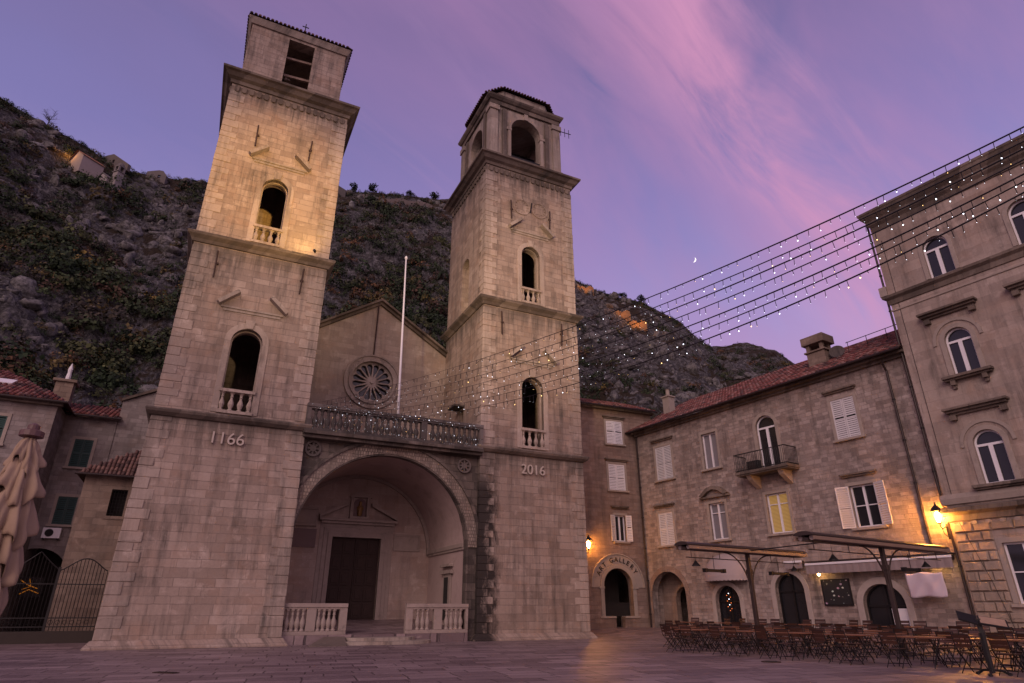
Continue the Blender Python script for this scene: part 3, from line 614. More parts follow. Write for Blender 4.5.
m_ = MB(); m_.panel([(-8, -5), (10, -5), (10, -2.2), (1.5, 4.2), (-2, 4.2), (-8, 3.0)], [rect(-3.4, -2.4, .6, 2.2), rect(1.8, 2.8, -.2, 1.4)], 0, 1.2); m_.box(-8, -7, 1.2, 7, -5, 3.0); m_.build('wall', plain('ruin_stone', (.15, .125, .115), .95, vary=.5, scale=.8, bump=.6), rn)
p = on_hill(-35.5, .640)
rn = thing('square_ruin', 'small roofless square stone ruin on the skyline left of the left bell tower', 'ruin', tuple(p), R(10))
m_ = MB(); m_.panel([(-3.4, -4), (3.6, -4), (3.6, 2.4), (2.2, 4.2), (.6, 4.4), (-3.4, 3.3)], [rect(-2, -.9, .8, 2.2), rect(.6, 1.6, .8, 2.2)], -.4, .4); m_.box(-3.4, -2.7, .4, 4.5, -4, 3.2); m_.box(2.9, 3.6, .4, 4.5, -4, 2.4); m_.build('wall', plain('ruin_stone_pale', (.17, .145, .14), .95, vary=.5, scale=.8, bump=.6), rn)
p = Vector(hill(-19.0, 256))
rn = thing('ridge_chapel', 'dark ruined hut with a pointed spike on the ridge beside the left bell tower', 'ruin', tuple(p), R(5))
m_ = MB(); m_.panel([(-4.5, -3), (4, -3), (4, 1.2), (0, 3.8), (-1.2, 4.0), (-4.5, 2)], [rect(-1.5, -.7, .5, 1.8)], -2, 3); m_.tube([(-1.0, -1, 3.6), (-1.0, -1, 6.2)], [.22, .04], 6); m_.build('wall', plain('ruin_stone_dark', (.10, .085, .085), .95, vary=.5, scale=.8, bump=.6), rn)
# terrace wall along the ridge
for a0, a1 in ((-16.8, -9.0),):
    m_ = MB(); pts = [Vector(hill(a0 + (a1 - a0) * k / 12, 251)) for k in range(13)]
    for a, b in zip(pts, pts[1:]): m_.bar(tuple(a + Vector((0, 0, .2))), tuple(b + Vector((0, 0, .2))), 1.0, 3.0)
    tag(m_.build('fortress_wall', plain('fort_stone', (.16, .125, .12), .95, vary=.5, scale=.8, bump=.6)), 'long low fortress wall running along the ridge between the towers', 'wall')
# floodlit bits of fortress wall on the right-hand slope
for az, tn, e_, lb in ((12.7, .452, 1500, 'orange floodlit fragment of fortress wall on the dark slope right of the towers'), (11.2, .475, 700, 'small lit wall fragment just above the larger floodlit one'), (7.7, .530, 900, 'orange floodlit wall fragment on the skyline touching the right bell tower')):
    p = on_hill(az, tn); q = thing('fortress_fragment', lb, 'wall', tuple(p), R(-az))
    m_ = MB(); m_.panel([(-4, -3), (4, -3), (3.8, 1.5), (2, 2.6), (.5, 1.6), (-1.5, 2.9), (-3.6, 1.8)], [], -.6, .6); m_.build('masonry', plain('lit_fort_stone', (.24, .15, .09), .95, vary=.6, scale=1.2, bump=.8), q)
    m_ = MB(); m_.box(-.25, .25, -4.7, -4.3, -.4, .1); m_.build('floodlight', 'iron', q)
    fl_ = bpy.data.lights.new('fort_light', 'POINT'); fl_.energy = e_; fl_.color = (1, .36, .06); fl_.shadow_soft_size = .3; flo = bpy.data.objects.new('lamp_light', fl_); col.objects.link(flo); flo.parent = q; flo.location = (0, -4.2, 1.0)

# ------------------------------------------------------------------ cathedral
cath = thing('cathedral', 'pale stone cathedral with two bell towers dated 1166 and 2016 and a deep arched porch', 'cathedral', OC, AC)
def share(mesh_obj, name, parent, loc):
    o = bpy.data.objects.new(name, mesh_obj.data); col.objects.link(o); o.parent = parent; o.location = loc; return o
BAL = [(.10, 0), (.10, .06), (.06, .10), (.075, .16), (.115, .34), (.10, .46), (.055, .62), (.045, .72), (.07, .76), (.05, .80), (.06, .90), (.10, .95), (.10, 1.0)]
def balustrade(root, x0, x1, y, z0, z1, n, mat='trim', piers=(), name='balustrade', side=None, w=.26, rad=1.0):
    """rail and plinth as one part, every baluster its own sub-part (u-units)"""
    m = MB(K); h = z1 - z0
    m.box(x0, x1, y - w / 2, y + w / 2, z0, z0 + .12 * h); m.box(x0, x1, y - w / 2 - .05, y + w / 2 + .05, z1 - .13 * h, z1)
    m.box(x0, x1, y - w / 2, y + w / 2, z1 - .19 * h, z1 - .13 * h)
    for a, b in piers: m.box(a, b, y - w / 2 - .02, y + w / 2 + .02, z0 + .12 * h, z1 - .19 * h)
    base = m.build(name, mat, root, bevel=.012)
    bm = MB(K); hb = h * .69
    bm.lathe([(r_ * rad * 1.15, z * hb) for r_, z in BAL], 0, 0, 8); first = None
    for i in range(n):
        x = x0 + (x1 - x0) * (i + .5) / n
        if any(a - .1 < x < b + .1 for a, b in piers): continue
        loc = (x * K, y * K, (z0 + .12 * h) * K)
        if first is None: first = bm.build('baluster', mat, base, smooth=True); first.location = loc
        else: share(first, 'baluster', base, loc)
    return base
def side_T(x0): return Matrix(((0, 1, 0, x0), (1, 0, 0, 0), (0, 0, 1, 0), (0, 0, 0, 1)))
DEP = 7.2
def tower(cx, w1, w2, batter, num, right):
    hw = w2 / 2; st = [(-.5, 10.6), (10.6, 20.8), (20.8, 32.9)]
    m = MB(K)
    def bat(x, y, z):
        if z >= 10.7 or not batter: return (x, y, z)
        k_ = (10.7 - z) / 10.7; f_ = 1 + (w1 / w2 - 1) * k_
        return (cx + (x - cx) * f_, y - .32 * k_ * (1 - y / DEP), z)
    m.map = bat
    wins = [arch(cx - .80, cx + .80, 10.95, 15.80), arch(cx - .74, cx + .74, 21.3, 25.98)]
    sidew = arch(2.9, 4.3, 21.3, 25.9)
    for i, (a, b) in enumerate(st):
        x0, x1 = cx - hw, cx + hw
        fr = [wins[i - 1]] if i else []
        m.panel(rect(x0, x1, a, b), fr, 0, .85)
        m.T = Matrix.Translation((0, DEP - .85, 0)); m.panel(rect(x0, x1, a, b), [], 0, .85)
        sw = [sidew] if i == 2 else ([rect(3.1, 3.9, 11.9, 14.0)] if (i == 1 and right) else [])
        m.T = Matrix.Identity(4)
        # side walls: drawn in (y,z) and swung round
        for X in (x0, x1 - .85):
            T0 = side_T(X); mm = MB(); mm.panel(rect(.85, DEP - .85, a, b), sw, 0, .85)
            m.add([tuple(T0 @ Vector(p)) for p in mm.v], mm.f)
        m.box(x0 + .8, x1 - .8, .8, DEP - .8, b - .25, b - .03)
    body = m.build('bell_tower', 'tower', cath)
    # quoins
    r_ = random.Random(int(cx * 10)); m = MB(K); mbk = MB(K); m.map = bat; mbk.map = bat
    for (a, b) in ((.35, 10.45), (10.95, 20.35), (21.2, 31.9)):
        z = a; i = 0
        while z < b - .25:
            h = r_.uniform(.38, .56); h = min(h, b - z); long = i % 2
            for sx in (-1, 1):
                X = cx + sx * hw; wf = (.92 if long else .60) * r_.uniform(.95, 1.05); ws = (.55 if long else .95)
                dd = .022 + r_.uniform(0, .022)
                xa, xb = (X - dd, X + wf) if sx < 0 else (X - wf, X + dd)
                tgt = m
                tgt.box(xa, xb, -dd, ws, z + .012, z + h - .012)
            z += h; i += 1
    m.build('quoins', 'quoin', body, bevel=.02)
    # plinth
    m = MB(K); e = (w1 - w2) / 2 if batter else 0
    m.sweep_rect(cx - hw - e, cx + hw + e, -.32 if batter else -.0, DEP, [(0, -.4), (.32, -.4), (.32, .06), (.10, .34), (0, .36)]); m.build('plinth', 'tower', body)
    # cornices
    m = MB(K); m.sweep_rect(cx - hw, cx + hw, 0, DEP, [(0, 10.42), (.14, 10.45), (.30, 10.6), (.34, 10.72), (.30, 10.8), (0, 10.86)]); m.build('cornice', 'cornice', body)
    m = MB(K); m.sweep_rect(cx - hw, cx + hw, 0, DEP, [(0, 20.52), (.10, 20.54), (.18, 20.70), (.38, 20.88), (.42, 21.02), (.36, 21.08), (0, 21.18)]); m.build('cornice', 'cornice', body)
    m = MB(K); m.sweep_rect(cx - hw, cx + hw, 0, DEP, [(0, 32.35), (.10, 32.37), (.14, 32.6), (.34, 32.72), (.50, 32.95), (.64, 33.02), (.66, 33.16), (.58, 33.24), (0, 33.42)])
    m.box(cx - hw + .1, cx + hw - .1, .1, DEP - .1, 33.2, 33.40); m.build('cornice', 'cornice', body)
    m = MB(K)
    for i in range(16):
        x = cx - hw + .35 + (w2 - .7) * i / 15
        m.panel([(x - .13, 32.25), (x - .13, 31.9)] + [(x + .13 * math.cos(math.pi + math.pi * k / 5), 31.9 + .12 * math.sin(math.pi + math.pi * k / 5)) for k in range(1, 5)] + [(x + .13, 31.9), (x + .13, 32.25)], [], -.10, .05)
        y = .3 + 6.6 * i / 15; m.box(cx - hw - .10, cx - hw + .05, y - .12, y + .12, 31.85, 32.25)
    m.build('corbels', 'cornice', body)
    # window trims, balustrades, pediments, ties
    for (z0, zt, ped, anc, zb) in ((10.95, 15.80, 16.85, (2.3, 18.5, 20.2), (10.95, 12.25)), (21.3, 25.98, 27.05, (1.6, 28.0, 29.6), (21.3, 22.5))):
        w = .80 if z0 < 15 else .74
        m = MB(K); m.ring(arc_only(cx - w, cx + w, z0, zt, 0, 14), arc_only(cx - w, cx + w, z0, zt, .34, 14), -.045, .3)
        m.panel([(cx - .17, zt + .02), (cx + .17, zt + .02), (cx + .24, zt + .5), (cx - .24, zt + .5)], [], -.10, 0)
        m.build('window_surround', 'quoin', body, bevel=.015)
        m = MB(K); m.ring(arc_only(cx - w, cx + w, z0, zt, -.06, 14), arc_only(cx - w, cx + w, z0, zt, 0, 14), .32, .5); m.build('window_reveal', 'quoin', body)
        b = balustrade(body, cx - w, cx + w, .12, zb[0], zb[1], 3, 'quoin', name='window_balustrade', w=.3, rad=1.5) if False else None
        m = MB(K); h = zb[1] - zb[0]; m.box(cx - w - .08, cx + w + .08, -.14, .28, zb[1] - .16, zb[1]); m.box(cx - w - .08, cx + w + .08, -.12, .28, zb[0] - .02, zb[0] + .14)
        for i in range(4):
            x = cx - w + .12 + (2 * w - .24) * i / 3; m.lathe([(r_2 * 1.35, zb[0] + .14 + z * (h - .3)) for r_2, z in BAL], x, .06, 8)
        m.build('window_balustrade', 'quoin', body)
        m = MB(K); m.box(cx - 1.62, cx + 1.62, -.12, .05, ped, ped + .12); m.box(cx - 1.50, cx + 1.50, -.06, .05, ped - .16, ped)
        for sx in (-1, 1):
            A_, B_ = (cx + sx * 1.72, ped + .10), (cx + sx * .78, ped + .92)
            nx_, nz_ = -(B_[1] - A_[1]), (B_[0] - A_[0]); L = math.hypot(nx_, nz_); nx_, nz_ = nx_ / L * sx * -.2, nz_ / L * sx * -.2
            po = [A_, B_, (B_[0] + nx_, B_[1] + nz_), (A_[0] + nx_, A_[1] + nz_)]
            m.panel(po, [], -.42, .05)
        m.build('pediment', 'trim', body, bevel=.01)
        for sx in (-1, 1): m = MB(K); m.tube([(cx + sx * anc[0] - .0, -.10, anc[1]), (cx + sx * (anc[0] + .05), -.10, anc[2])], .05, 6); m.box(cx + sx * anc[0] - .06, cx + sx * anc[0] + .12, -.12, .02, (anc[1] + anc[2]) / 2, (anc[1] + anc[2]) / 2 + .1); m.build('wall_tie', 'rust', body)
    t_ = text_mesh(num, .86 * K, .05, 'numerals', 'numeral', body, ((cx - .10) * K, (-.12 - (.02 if batter else 0)) * K, 9.56 * K), (R(90), 0, 0)); t_.scale = (1.0, 1, 1)
    if not right:
        x0, x1, y0, y1 = cx - 3.32, cx + 2.98, .42, 6.7
        m = MB(K); m.panel(rect(x0, x1, 33.4, 38.6), [rect(cx - .86, cx + .84, 33.5, 38.1)], y0, y0 + .8)
        m.box(x0, x1, y1 - .8, y1, 33.4, 38.6)
        for X in (x0, x1 - .8):
            mm = MB(); mm.panel(rect(y0 + .8, y1 - .8, 33.4, 38.6), [rect(3.0, 4.5, 33.5, 38.0)], 0, .8); T0 = side_T(X); m.add([tuple(T0 @ Vector(p)) for p in mm.v], mm.f)
        m.box(x0, x1, y0, y1, 38.62, 38.75)
        bf = m.build('belfry', 'tower', body)
        m = MB(K); rr_ = random.Random(3)
        for k in range(26): zz = 33.5 + k * .085; m.box(cx - .85 + rr_.uniform(0, .2), cx - .85 + rr_.uniform(.4, 1.1) * (1 - k / 40), 1.35 + rr_.uniform(0, .2), 2.1, zz, zz + .082)
        for z in (36.9, 35.3): m.bar((cx - .84, 1.0, z), (cx + .84, 1.0, z + .15), .14, .18)
        m.build('rubble_infill', 'rubble2', body, bevel=.01)
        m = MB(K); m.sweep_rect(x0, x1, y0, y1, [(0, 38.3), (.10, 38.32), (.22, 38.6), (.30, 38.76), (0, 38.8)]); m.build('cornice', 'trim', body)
        rfx0, rfx1, rfy0, rfy1, ze, zp = x0 - .32, x1 + .32, y0 - .36, y1 + .36, 38.82, 40.4
    else:
        x0, x1, y0, y1 = cx - 3.05, cx + 3.05, .62, 6.7
        m = MB(K); aw = arch(cx - 1.32, cx + 1.32, 34.3, 38.45); m.panel(rect(x0, x1, 33.4, 39.2), [aw], y0, y0 + .75)
        m.T = Matrix.Translation((0, y1 - .75 - y0, 0)); m.panel(rect(x0, x1, 33.4, 39.2), [aw], y0, y0 + .75); m.T = Matrix.Identity(4)
        for X in (x0, x1 - .75):
            mm = MB(); mm.panel(rect(y0 + .75, y1 - .75, 33.4, 39.2), [arch(2.4, 4.9, 34.3, 38.45)], 0, .75); T0 = side_T(X); m.add([tuple(T0 @ Vector(p)) for p in mm.v], mm.f)
        m.box(x0, x1, y0, y1, 39.0, 39.3); m.build('belfry', 'trim', body)
        for X, sx in ((x0, -1), (x1, 1)):
            for Y, sy in ((y0, -1), (y1, 1)):
                m = MB(K)
                m.box(min(X + sx * .14, X - sx * .55), max(X + sx * .14, X - sx * .55), min(Y + sy * .14, Y - sy * .55), max(Y + sy * .14, Y - sy * .55), 33.45, 39.0)
                m.box(min(X + sx * .24, X - sx * .65), max(X + sx * .24, X - sx * .65), min(Y + sy * .24, Y - sy * .65), max(Y + sy * .24, Y - sy * .65), 33.42, 34.2)
                m.box(min(X + sx * .24, X - sx * .65), max(X + sx * .24, X - sx * .65), min(Y + sy * .24, Y - sy * .65), max(Y + sy * .24, Y - sy * .65), 38.5, 38.98); m.build('corner_pilaster', 'trim', body, bevel=.02)
        m = MB(K)
        for X in (x0 + .95, x1 - 1.3): m.box(X, X + .35, y0 - .16, y0 + .1, 33.45, 38.9)
        for Y in (y0 + .95, y1 - 1.3): m.box(x0 - .16, x0 + .1, Y, Y + .35, 33.45, 38.9)
        m.build('pilasters', 'cornice', body, bevel=.02)
        m = MB(K); m.ring(arc_only(cx - 1.32, cx + 1.32, 34.3, 38.45), arc_only(cx - 1.32, cx + 1.32, 34.3, 38.45, .28), y0 - .10, y0 + .1)
        m.box(cx - 1.75, cx - 1.28, y0 - .13, y0 + .3, 36.9, 37.15); m.box(cx + 1.28, cx + 1.75, y0 - .13, y0 + .3, 36.9, 37.15); m.box(cx - .17, cx + .17, y0 - .2, y0, 38.4, 39.0); m.build('arch_moulding', 'trim', body, bevel=.01)
        m = MB(K); m.box(cx - 1.3, cx + 1.3, y0 + .05, y0 + .5, 34.2, 34.55); m.lathe([(.15, 35.6), (.8, 35.7), (.62, 36.1), (.5, 36.9), (.25, 37.2)], cx + .1, 3.6, 14); m.bar((x0 + .7, 3.6, 37.3), (x1 - .7, 3.6, 37.3), .25, .3); m.build('bell', 'iron', body)
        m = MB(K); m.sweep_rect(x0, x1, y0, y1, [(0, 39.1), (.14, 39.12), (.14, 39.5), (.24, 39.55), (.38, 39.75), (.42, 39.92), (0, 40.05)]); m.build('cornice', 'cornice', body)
        ch = 1.1
        oct_ = [(x0 + ch, y0 + .05), (x1 - ch, y0 + .05), (x1 - .05, y0 + ch), (x1 - .05, y1 - ch), (x1 - ch, y1 - .05), (x0 + ch, y1 - .05), (x0 + .05, y1 - ch), (x0 + .05, y0 + ch)]
        m = MB(K); m.add([(a, b, 39.98) for a, b in oct_] + [(a, b, 40.95) for a, b in oct_], [(k, (k + 1) % 8, 8 + (k + 1) % 8, 8 + k) for k in range(8)] + [tuple(range(8, 16))]); m.build('attic', 'trim', body)
        rfx0 = None
        m = MB(K); ox, oy = cx, (y0 + y1) / 2
        for k in range(8):
            a = Vector((*oct_[k], 0)); b = Vector((*oct_[(k + 1) % 8], 0)); ce = Vector((ox, oy, 0))
            a = ce + (a - ce) * 1.10; b = ce + (b - ce) * 1.10; a.z = b.z = 40.98; ap = Vector((ox, oy, 43.0))
            mid_ = (a + b) / 2; U = (b - a); Wd = U.length; S_ = (ap - mid_); L = S_.length
            m.add([tuple(a), tuple(b), tuple(ap)], [(0, 1, 2)], (.10, .05, .045))
            tiles(m, a + Vector((0, 0, .02)), U, S_, Wd, L, inside=lambda u_, v_: abs(u_ - Wd / 2) < (Wd / 2) * (1 - v_ / L) + .12, pal=TILES_OLD, seed=k, cw=.27, rl=.42)
        m.tube([(ox, oy, 42.9), (ox, oy, 43.8)], .06, 6); m.lathe([(.05, 43.1), (.18, 43.3), (.05, 43.5)], ox, oy, 8)
        m.build('belfry_roof', 'tile', body)
        m = MB(K); m.tube([(x1 + .1, y0 + .3, 39.0), (x1 + 1.5, y0 + .3, 39.1)], .035, 5)
        for q in (.5, .9, 1.3): m.tube([(x1 + q, y0 + .3, 38.6), (x1 + q, y0 + .3, 39.5)], .025, 5)
        m.build('antenna', 'iron', body)
        for X, Z in ((cx - .72, 29.35), (cx + .78, 29.45)):
            m = MB(K); pr = [(X + .72 * math.cos(t * math.pi / 12), Z + .72 * math.sin(t * math.pi / 12)) for t in range(24)]; pi_ = [(X + .56 * math.cos(t * math.pi / 12), Z + .56 * math.sin(t * math.pi / 12)) for t in range(24)]
            m.ring(pi_ + pi_[:1], pr + pr[:1], -.05, .02); m.panel(pi_, [], -.015, .02)
            for t in range(12): a = t * math.pi / 6; m.bar((X + .42 * math.cos(a), -.03, Z + .42 * math.sin(a)), (X + .54 * math.cos(a), -.03, Z + .54 * math.sin(a)), .05, .05)
            m.build('dial', 'tower', body)
        m = MB(K); m.bar((cx - .05, -.16, 28.9), (cx + .12, -.08, 29.9), .07, .07); m.build('dial_hand', 'iron', body)
        # stone slab hood over the side opening
        m = MB(K); m.bar((cx - hw - .35, 2.9, 14.15), (cx - hw - .35, 4.2, 14.15), .8, .12); m.build('door_hood', 'black_stone', body)
    if rfx0 is not None:
        m = MB(K); ap = Vector((cx, (rfy0 + rfy1) / 2, zp)); cs = [Vector((rfx0, rfy0, ze)), Vector((rfx1, rfy0, ze)), Vector((rfx1, rfy1, ze)), Vector((rfx0, rfy1, ze))]
        for k in range(4):
            a, b = cs[k], cs[(k + 1) % 4]; U = b - a; Wd = U.length; S_ = ap - (a + b) / 2; L = S_.length
            m.add([tuple(a), tuple(b), tuple(ap)], [(0, 1, 2)], (.10, .05, .045))
            tiles(m, a + Vector((0, 0, .02)), U, S_, Wd, L, inside=lambda u_, v_: abs(u_ - Wd / 2) < (Wd / 2) * (1 - v_ / L) + .1, pal=TILES_OLD, seed=k, cw=.27, rl=.42)
        m.build('belfry_roof', 'tile', body)
        m = MB(K); m.tube([(cx, .3, 38.8), (cx, .3, 39.9)], .035, 5); m.bar((cx - .22, .3, 39.6), (cx + .22, .3, 39.6), .05, .05); m.build('cross', 'iron', body)
    return body
tower(4.06, 7.62, 7.30, True, '1166', False)
tower(21.75, 7.30, 7.28, False, '2016', True)

# porch front with its great arch
AX, AZ, AR = 12.66, 4.86, 4.90
def arc_pts(r_, n=40, legs=0.0): return ([(AX + r_, legs)] if legs is not None else []) + [(AX + r_ * math.cos(math.pi * i / n), AZ + r_ * math.sin(math.pi * i / n)) for i in range(n + 1)] + ([(AX - r_, legs)] if legs is not None else [])
m = MB(K); m.panel([(7.62, -.3), (7.62, 10.3), (18.2, 10.3), (18.2, -.3), (AX + AR, -.3)] + [p for p in arc_pts(AR, 40, None)] + [(AX - AR, -.3)], [], .30, 1.0); pf = m.build('porch_front', 'black_stone', cath)
m = MB(K); m.ring(arc_pts(AR - .02, 48, None), arc_pts(AR + .58, 48, None), .20, .5); m.build('arch_voussoirs', 'carved', pf)
m = MB(K); m.ring(arc_pts(AR + .57, 48, None), arc_pts(AR + .74, 48, None), .10, .4); m.ring(arc_pts(AR - .10, 48, -.2), arc_pts(AR + .02, 48, -.2), .24, .7); m.build('arch_moulding', 'black_stone', pf)
for X, Z in ((8.3, 9.62), (17.15, 9.50)):
    m = MB(K); m.T = Matrix.Translation((0, .27, 0))
    def circ(r_, n=24): return [(X + r_ * math.cos(2 * math.pi * t / n), Z + r_ * math.sin(2 * math.pi * t / n)) for t in range(n)]
    a = circ(.44); b = circ(.33); m.ring(b + b[:1], a + a[:1], -.10, .05); m.panel(circ(.17, 12), [], -.09, .05)
    for t in range(8): q = t * math.pi / 4; m.bar((X + .15 * math.cos(q), -.02, Z + .15 * math.sin(q)), (X + .34 * math.cos(q), -.02, Z + .34 * math.sin(q)), .09, .09)
    m.build('medallion', 'balu_stone', pf)
# vault, side walls and back wall of the porch
m = MB(K); n = 40; vs = []; fs = []
for y in (.85, 7.2):
    vs += [(AX + AR, y, .0)] + [(AX + AR * math.cos(math.pi * i / n), y, AZ + AR * math.sin(math.pi * i / n)) for i in range(n + 1)] + [(AX - AR, y, .0)]
for i in range(n + 2): fs.append((i, i + 1, n + 3 + i + 1, n + 3 + i))
m.add(vs, fs); m.build('porch_vault', 'plaster', cath)
m = MB(K); m.box(AX + AR - .16, AX + AR - .01, .86, 7.1, 4.92, 5.14); m.box(AX + AR - .10, AX + AR - .01, .86, 7.1, 4.78, 4.92); m.box(AX - AR + .01, AX - AR + .16, .86, 7.1, 4.92, 5.14)
m.ring(arc_pts(AR - .22, 40, 5.0), arc_pts(AR - .02, 40, 5.0), 6.95, 7.15); m.build('impost_moulding', 'marble', cath)
m = MB(K); m.panel([(AX - AR, 0), (AX + AR, 0)] + arc_pts(AR, 40, None), [rect(11.1, 14.2, .98, 5.78)], 7.19, 7.6); m.build('porch_wall', 'porch', cath)
m = MB(K); m.box(AX + AR - .14, AX + AR - .02, 2.7, 3.9, 1.0, 3.55); m.box(AX + AR - .26, AX + AR - .02, 2.4, 4.2, 3.55, 3.75); m.box(AX + AR - .30, AX + AR - .02, 2.5, 4.1, 3.95, 4.1); m.build('side_door_frame', 'marble', cath)
m = MB(K); m.box(AX + AR - .18, AX + AR - .13, 3.0, 3.6, 1.0, 3.35); m.build('side_door', 'dark', cath)
# portal
m = MB(K)
for q, (o, y) in enumerate(((.28, 7.02), (.55, 7.10), (.80, 7.15))):
    m.ring([(14.2, .98), (14.2, 5.78), (11.1, 5.78), (11.1, .98)], [(14.2 + o, .98), (14.2 + o, 5.78 + o), (11.1 - o, 5.78 + o), (11.1 - o, .98)], y, 7.3)
m.box(10.3, 15.0, 6.92, 7.2, 6.58, 6.74); m.box(10.15, 15.15, 6.72, 7.2, 6.74, 6.90)
for sx in (-1, 1):
    A_, B_ = (12.65 + sx * 2.5, 6.92), (12.65 + sx * .75, 7.75); m.panel([A_, B_, (B_[0], B_[1] + .2), (A_[0], A_[1] + .2)], [], 6.75, 7.2)
m.box(12.0, 13.3, 6.85, 7.2, 6.92, 7.08); m.box(12.02, 12.22, 6.95, 7.2, 7.08, 8.3); m.box(13.08, 13.28, 6.95, 7.2, 7.08, 8.3); m.panel([(11.9, 8.3), (13.4, 8.3), (12.65, 8.75)], [], 6.88, 7.2)
po = m.build('portal', 'marble', cath, bevel=.01)
m = MB(K); m.panel(arch(12.25, 13.05, 7.1, 8.25, 10), [], 7.12, 7.2); m.build('niche', 'redstone', po)
m = MB(K); m.lathe([(.12, 7.12), (.16, 7.3), (.13, 7.7), (.09, 7.78), (.10, 7.86), (.10, 7.98), (.03, 8.06)], 12.65, 7.0, 10); m.tube([(12.52, 7.0, 7.72), (12.46, 6.96, 7.55), (12.56, 6.92, 7.48)], .045, 6); m.tube([(12.78, 7.0, 7.72), (12.84, 6.96, 7.55), (12.74, 6.92, 7.5)], .045, 6); m.build('statue', 'gold', po)
for x0, x1 in ((11.1, 12.64), (12.66, 14.2)):
    m = MB(K); m.box(x0, x1, 7.42, 7.5, .98, 5.78)
    for i in range(5):
        for j in range(2): a = x0 + .1 + j * (x1 - x0 - .2) / 2; b = a + (x1 - x0 - .2) / 2 - .08; z = 1.1 + i * .93; m.box(a, b, 7.37, 7.42, z, z + .82); m.box(a + .12, b - .12, 7.33, 7.37, z + .14, z + .68)
    m.build('door_leaf', 'door', cath, bevel=.012)
m = MB(K); m.box(8.05, 10.0, 7.02, 7.2, 6.5, 7.35); m.box(8.0, 10.05, 6.95, 7.2, 7.35, 7.5); m.box(8.0, 10.05, 6.95, 7.2, 6.35, 6.5); m.build('wall_tomb', 'marble', cath, bevel=.02)
m = MB(K); m.box(8.0, 10.1, 7.1, 7.2, 5.1, 6.2); m.build('wall_plaque', 'redstone', cath)
m = MB(K); m.ring([(16.75, 5.2), (16.75, 6.0), (15.2, 6.0), (15.2, 5.2), (16.75, 5.2)], [(16.87, 5.08), (16.87, 6.12), (15.08, 6.12), (15.08, 5.08), (16.87, 5.08)], 7.1, 7.2); m.box(15.2, 16.75, 7.15, 7.2, 5.2, 6.0); m.build('wall_plaque', 'marble', cath)
# floor and steps
m = MB(K); m.add([(7.76, .0, .42), (17.56, .0, .42), (17.56, 7.2, 1.0), (7.76, 7.2, 1.0), (7.76, .0, -.2), (17.56, .0, -.2)], [(0, 1, 2, 3), (4, 5, 1, 0)]); m.build('porch_floor', 'paving', cath)
m = MB(K)
def slab(x0, x1, dep, z0, z1):
    n = 24; c_ = (x0 + x1) / 2; a = (x1 - x0) / 2; top = [(c_ + a * math.cos(math.pi * i / n), -.02 - dep * math.sin(math.pi * i / n) ** .6, z1) for i in range(n + 1)]; bot = [(x, y, z0) for x, y, z in top]
    m.add(top + bot, [tuple(range(n + 1))] + [(i, i + 1, n + 2 + i, n + 1 + i) for i in range(n)])
slab(10.2, 15.3, 1.75, -.1, .15); slab(10.9, 14.5, 1.1, .1, .30); m.build('entrance_steps', 'trim', cath)
m = MB(K); m.add([(8.9, -1.9, .02), (10.7, -1.9, .02), (10.9, -.3, .36), (9.9, -.3, .36), (8.9, -1.9, -.1), (10.7, -1.9, -.1), (10.9, -.3, -.1), (9.9, -.3, -.1)], [(0, 1, 2, 3), (0, 3, 7, 4), (1, 0, 4, 5), (2, 1, 5, 6)]); m.build('ramp', 'cornice', cath)
balustrade(cath, 7.72, 10.98, .12, .42, 1.86, 13, 'marble', ((7.72, 7.86), (9.0, 9.45), (10.6, 10.98)), 'porch_balustrade', rad=1.1)
balustrade(cath, 14.05, 17.56, .12, .42, 1.86, 13, 'marble', ((14.05, 14.42), (15.6, 16.05), (17.42, 17.56)), 'porch_balustrade', rad=1.1)
# terrace over the porch
m = MB(K); m.box(7.62, 18.15, -.42, 7.3, 10.30, 10.50); m.box(7.66, 18.15, -.22, .6, 10.12, 10.30); m.build('terrace', 'black_stone', cath, bevel=.02)
balustrade(cath, 7.66, 18.15, -.12, 10.5, 12.0, 31, 'balu_stone', ((7.66, 7.9), (10.95, 11.3), (14.2, 14.55), (17.9, 18.15)), 'terrace_balustrade', rad=1.25, w=.34)
# nave gable
GY = 7.3; m = MB(K); gb = [(7.9, 10.2), (18.2, 10.2), (18.2, 19.35), (12.8, 22.6), (7.9, 19.5)]; m.panel(gb, [[(12.7 + 1.55 * math.cos(2 * math.pi * t / 48), 16.45 + 1.55 * math.sin(2 * math.pi * t / 48)) for t in range(48)]], GY, GY + .8); gw = m.build('gable_wall', 'gable', cath)
m = MB(K)
for (a, b) in (((7.5, 19.30), (12.8, 22.75)), ((12.8, 22.75), (18.3, 19.35))):
    m.panel([a, b, (b[0], b[1] + .18), (a[0], a[1] + .18)], [], GY - .5, GY + 2); m.panel([(a[0], a[1] - .22), (b[0], b[1] - .22), b, a], [], GY - .22, GY + .5)
m.build('gable_coping', 'cornice', cath)
m = MB(K); m.add([(7.5, GY + .5, 19.2), (12.8, GY + .5, 22.65), (18.3, GY + .5, 19.25), (7.5, GY + 26, 19.2), (12.8, GY + 26, 22.65), (18.3, GY + 26, 19.25)], [(0, 1, 4, 3), (1, 2, 5, 4)]); m.box(7.6, 18.2, GY + .8, GY + 26, 0, 19.2); m.build('nave', 'gable', cath)
RX, RZ = 12.7, 16.45
def cc_(r_, n=48): return [(RX + r_ * math.cos(2 * math.pi * t / n), RZ + r_ * math.sin(2 * math.pi * t / n)) for t in range(n)]
def closed(l): return l + l[:1]
petals = []
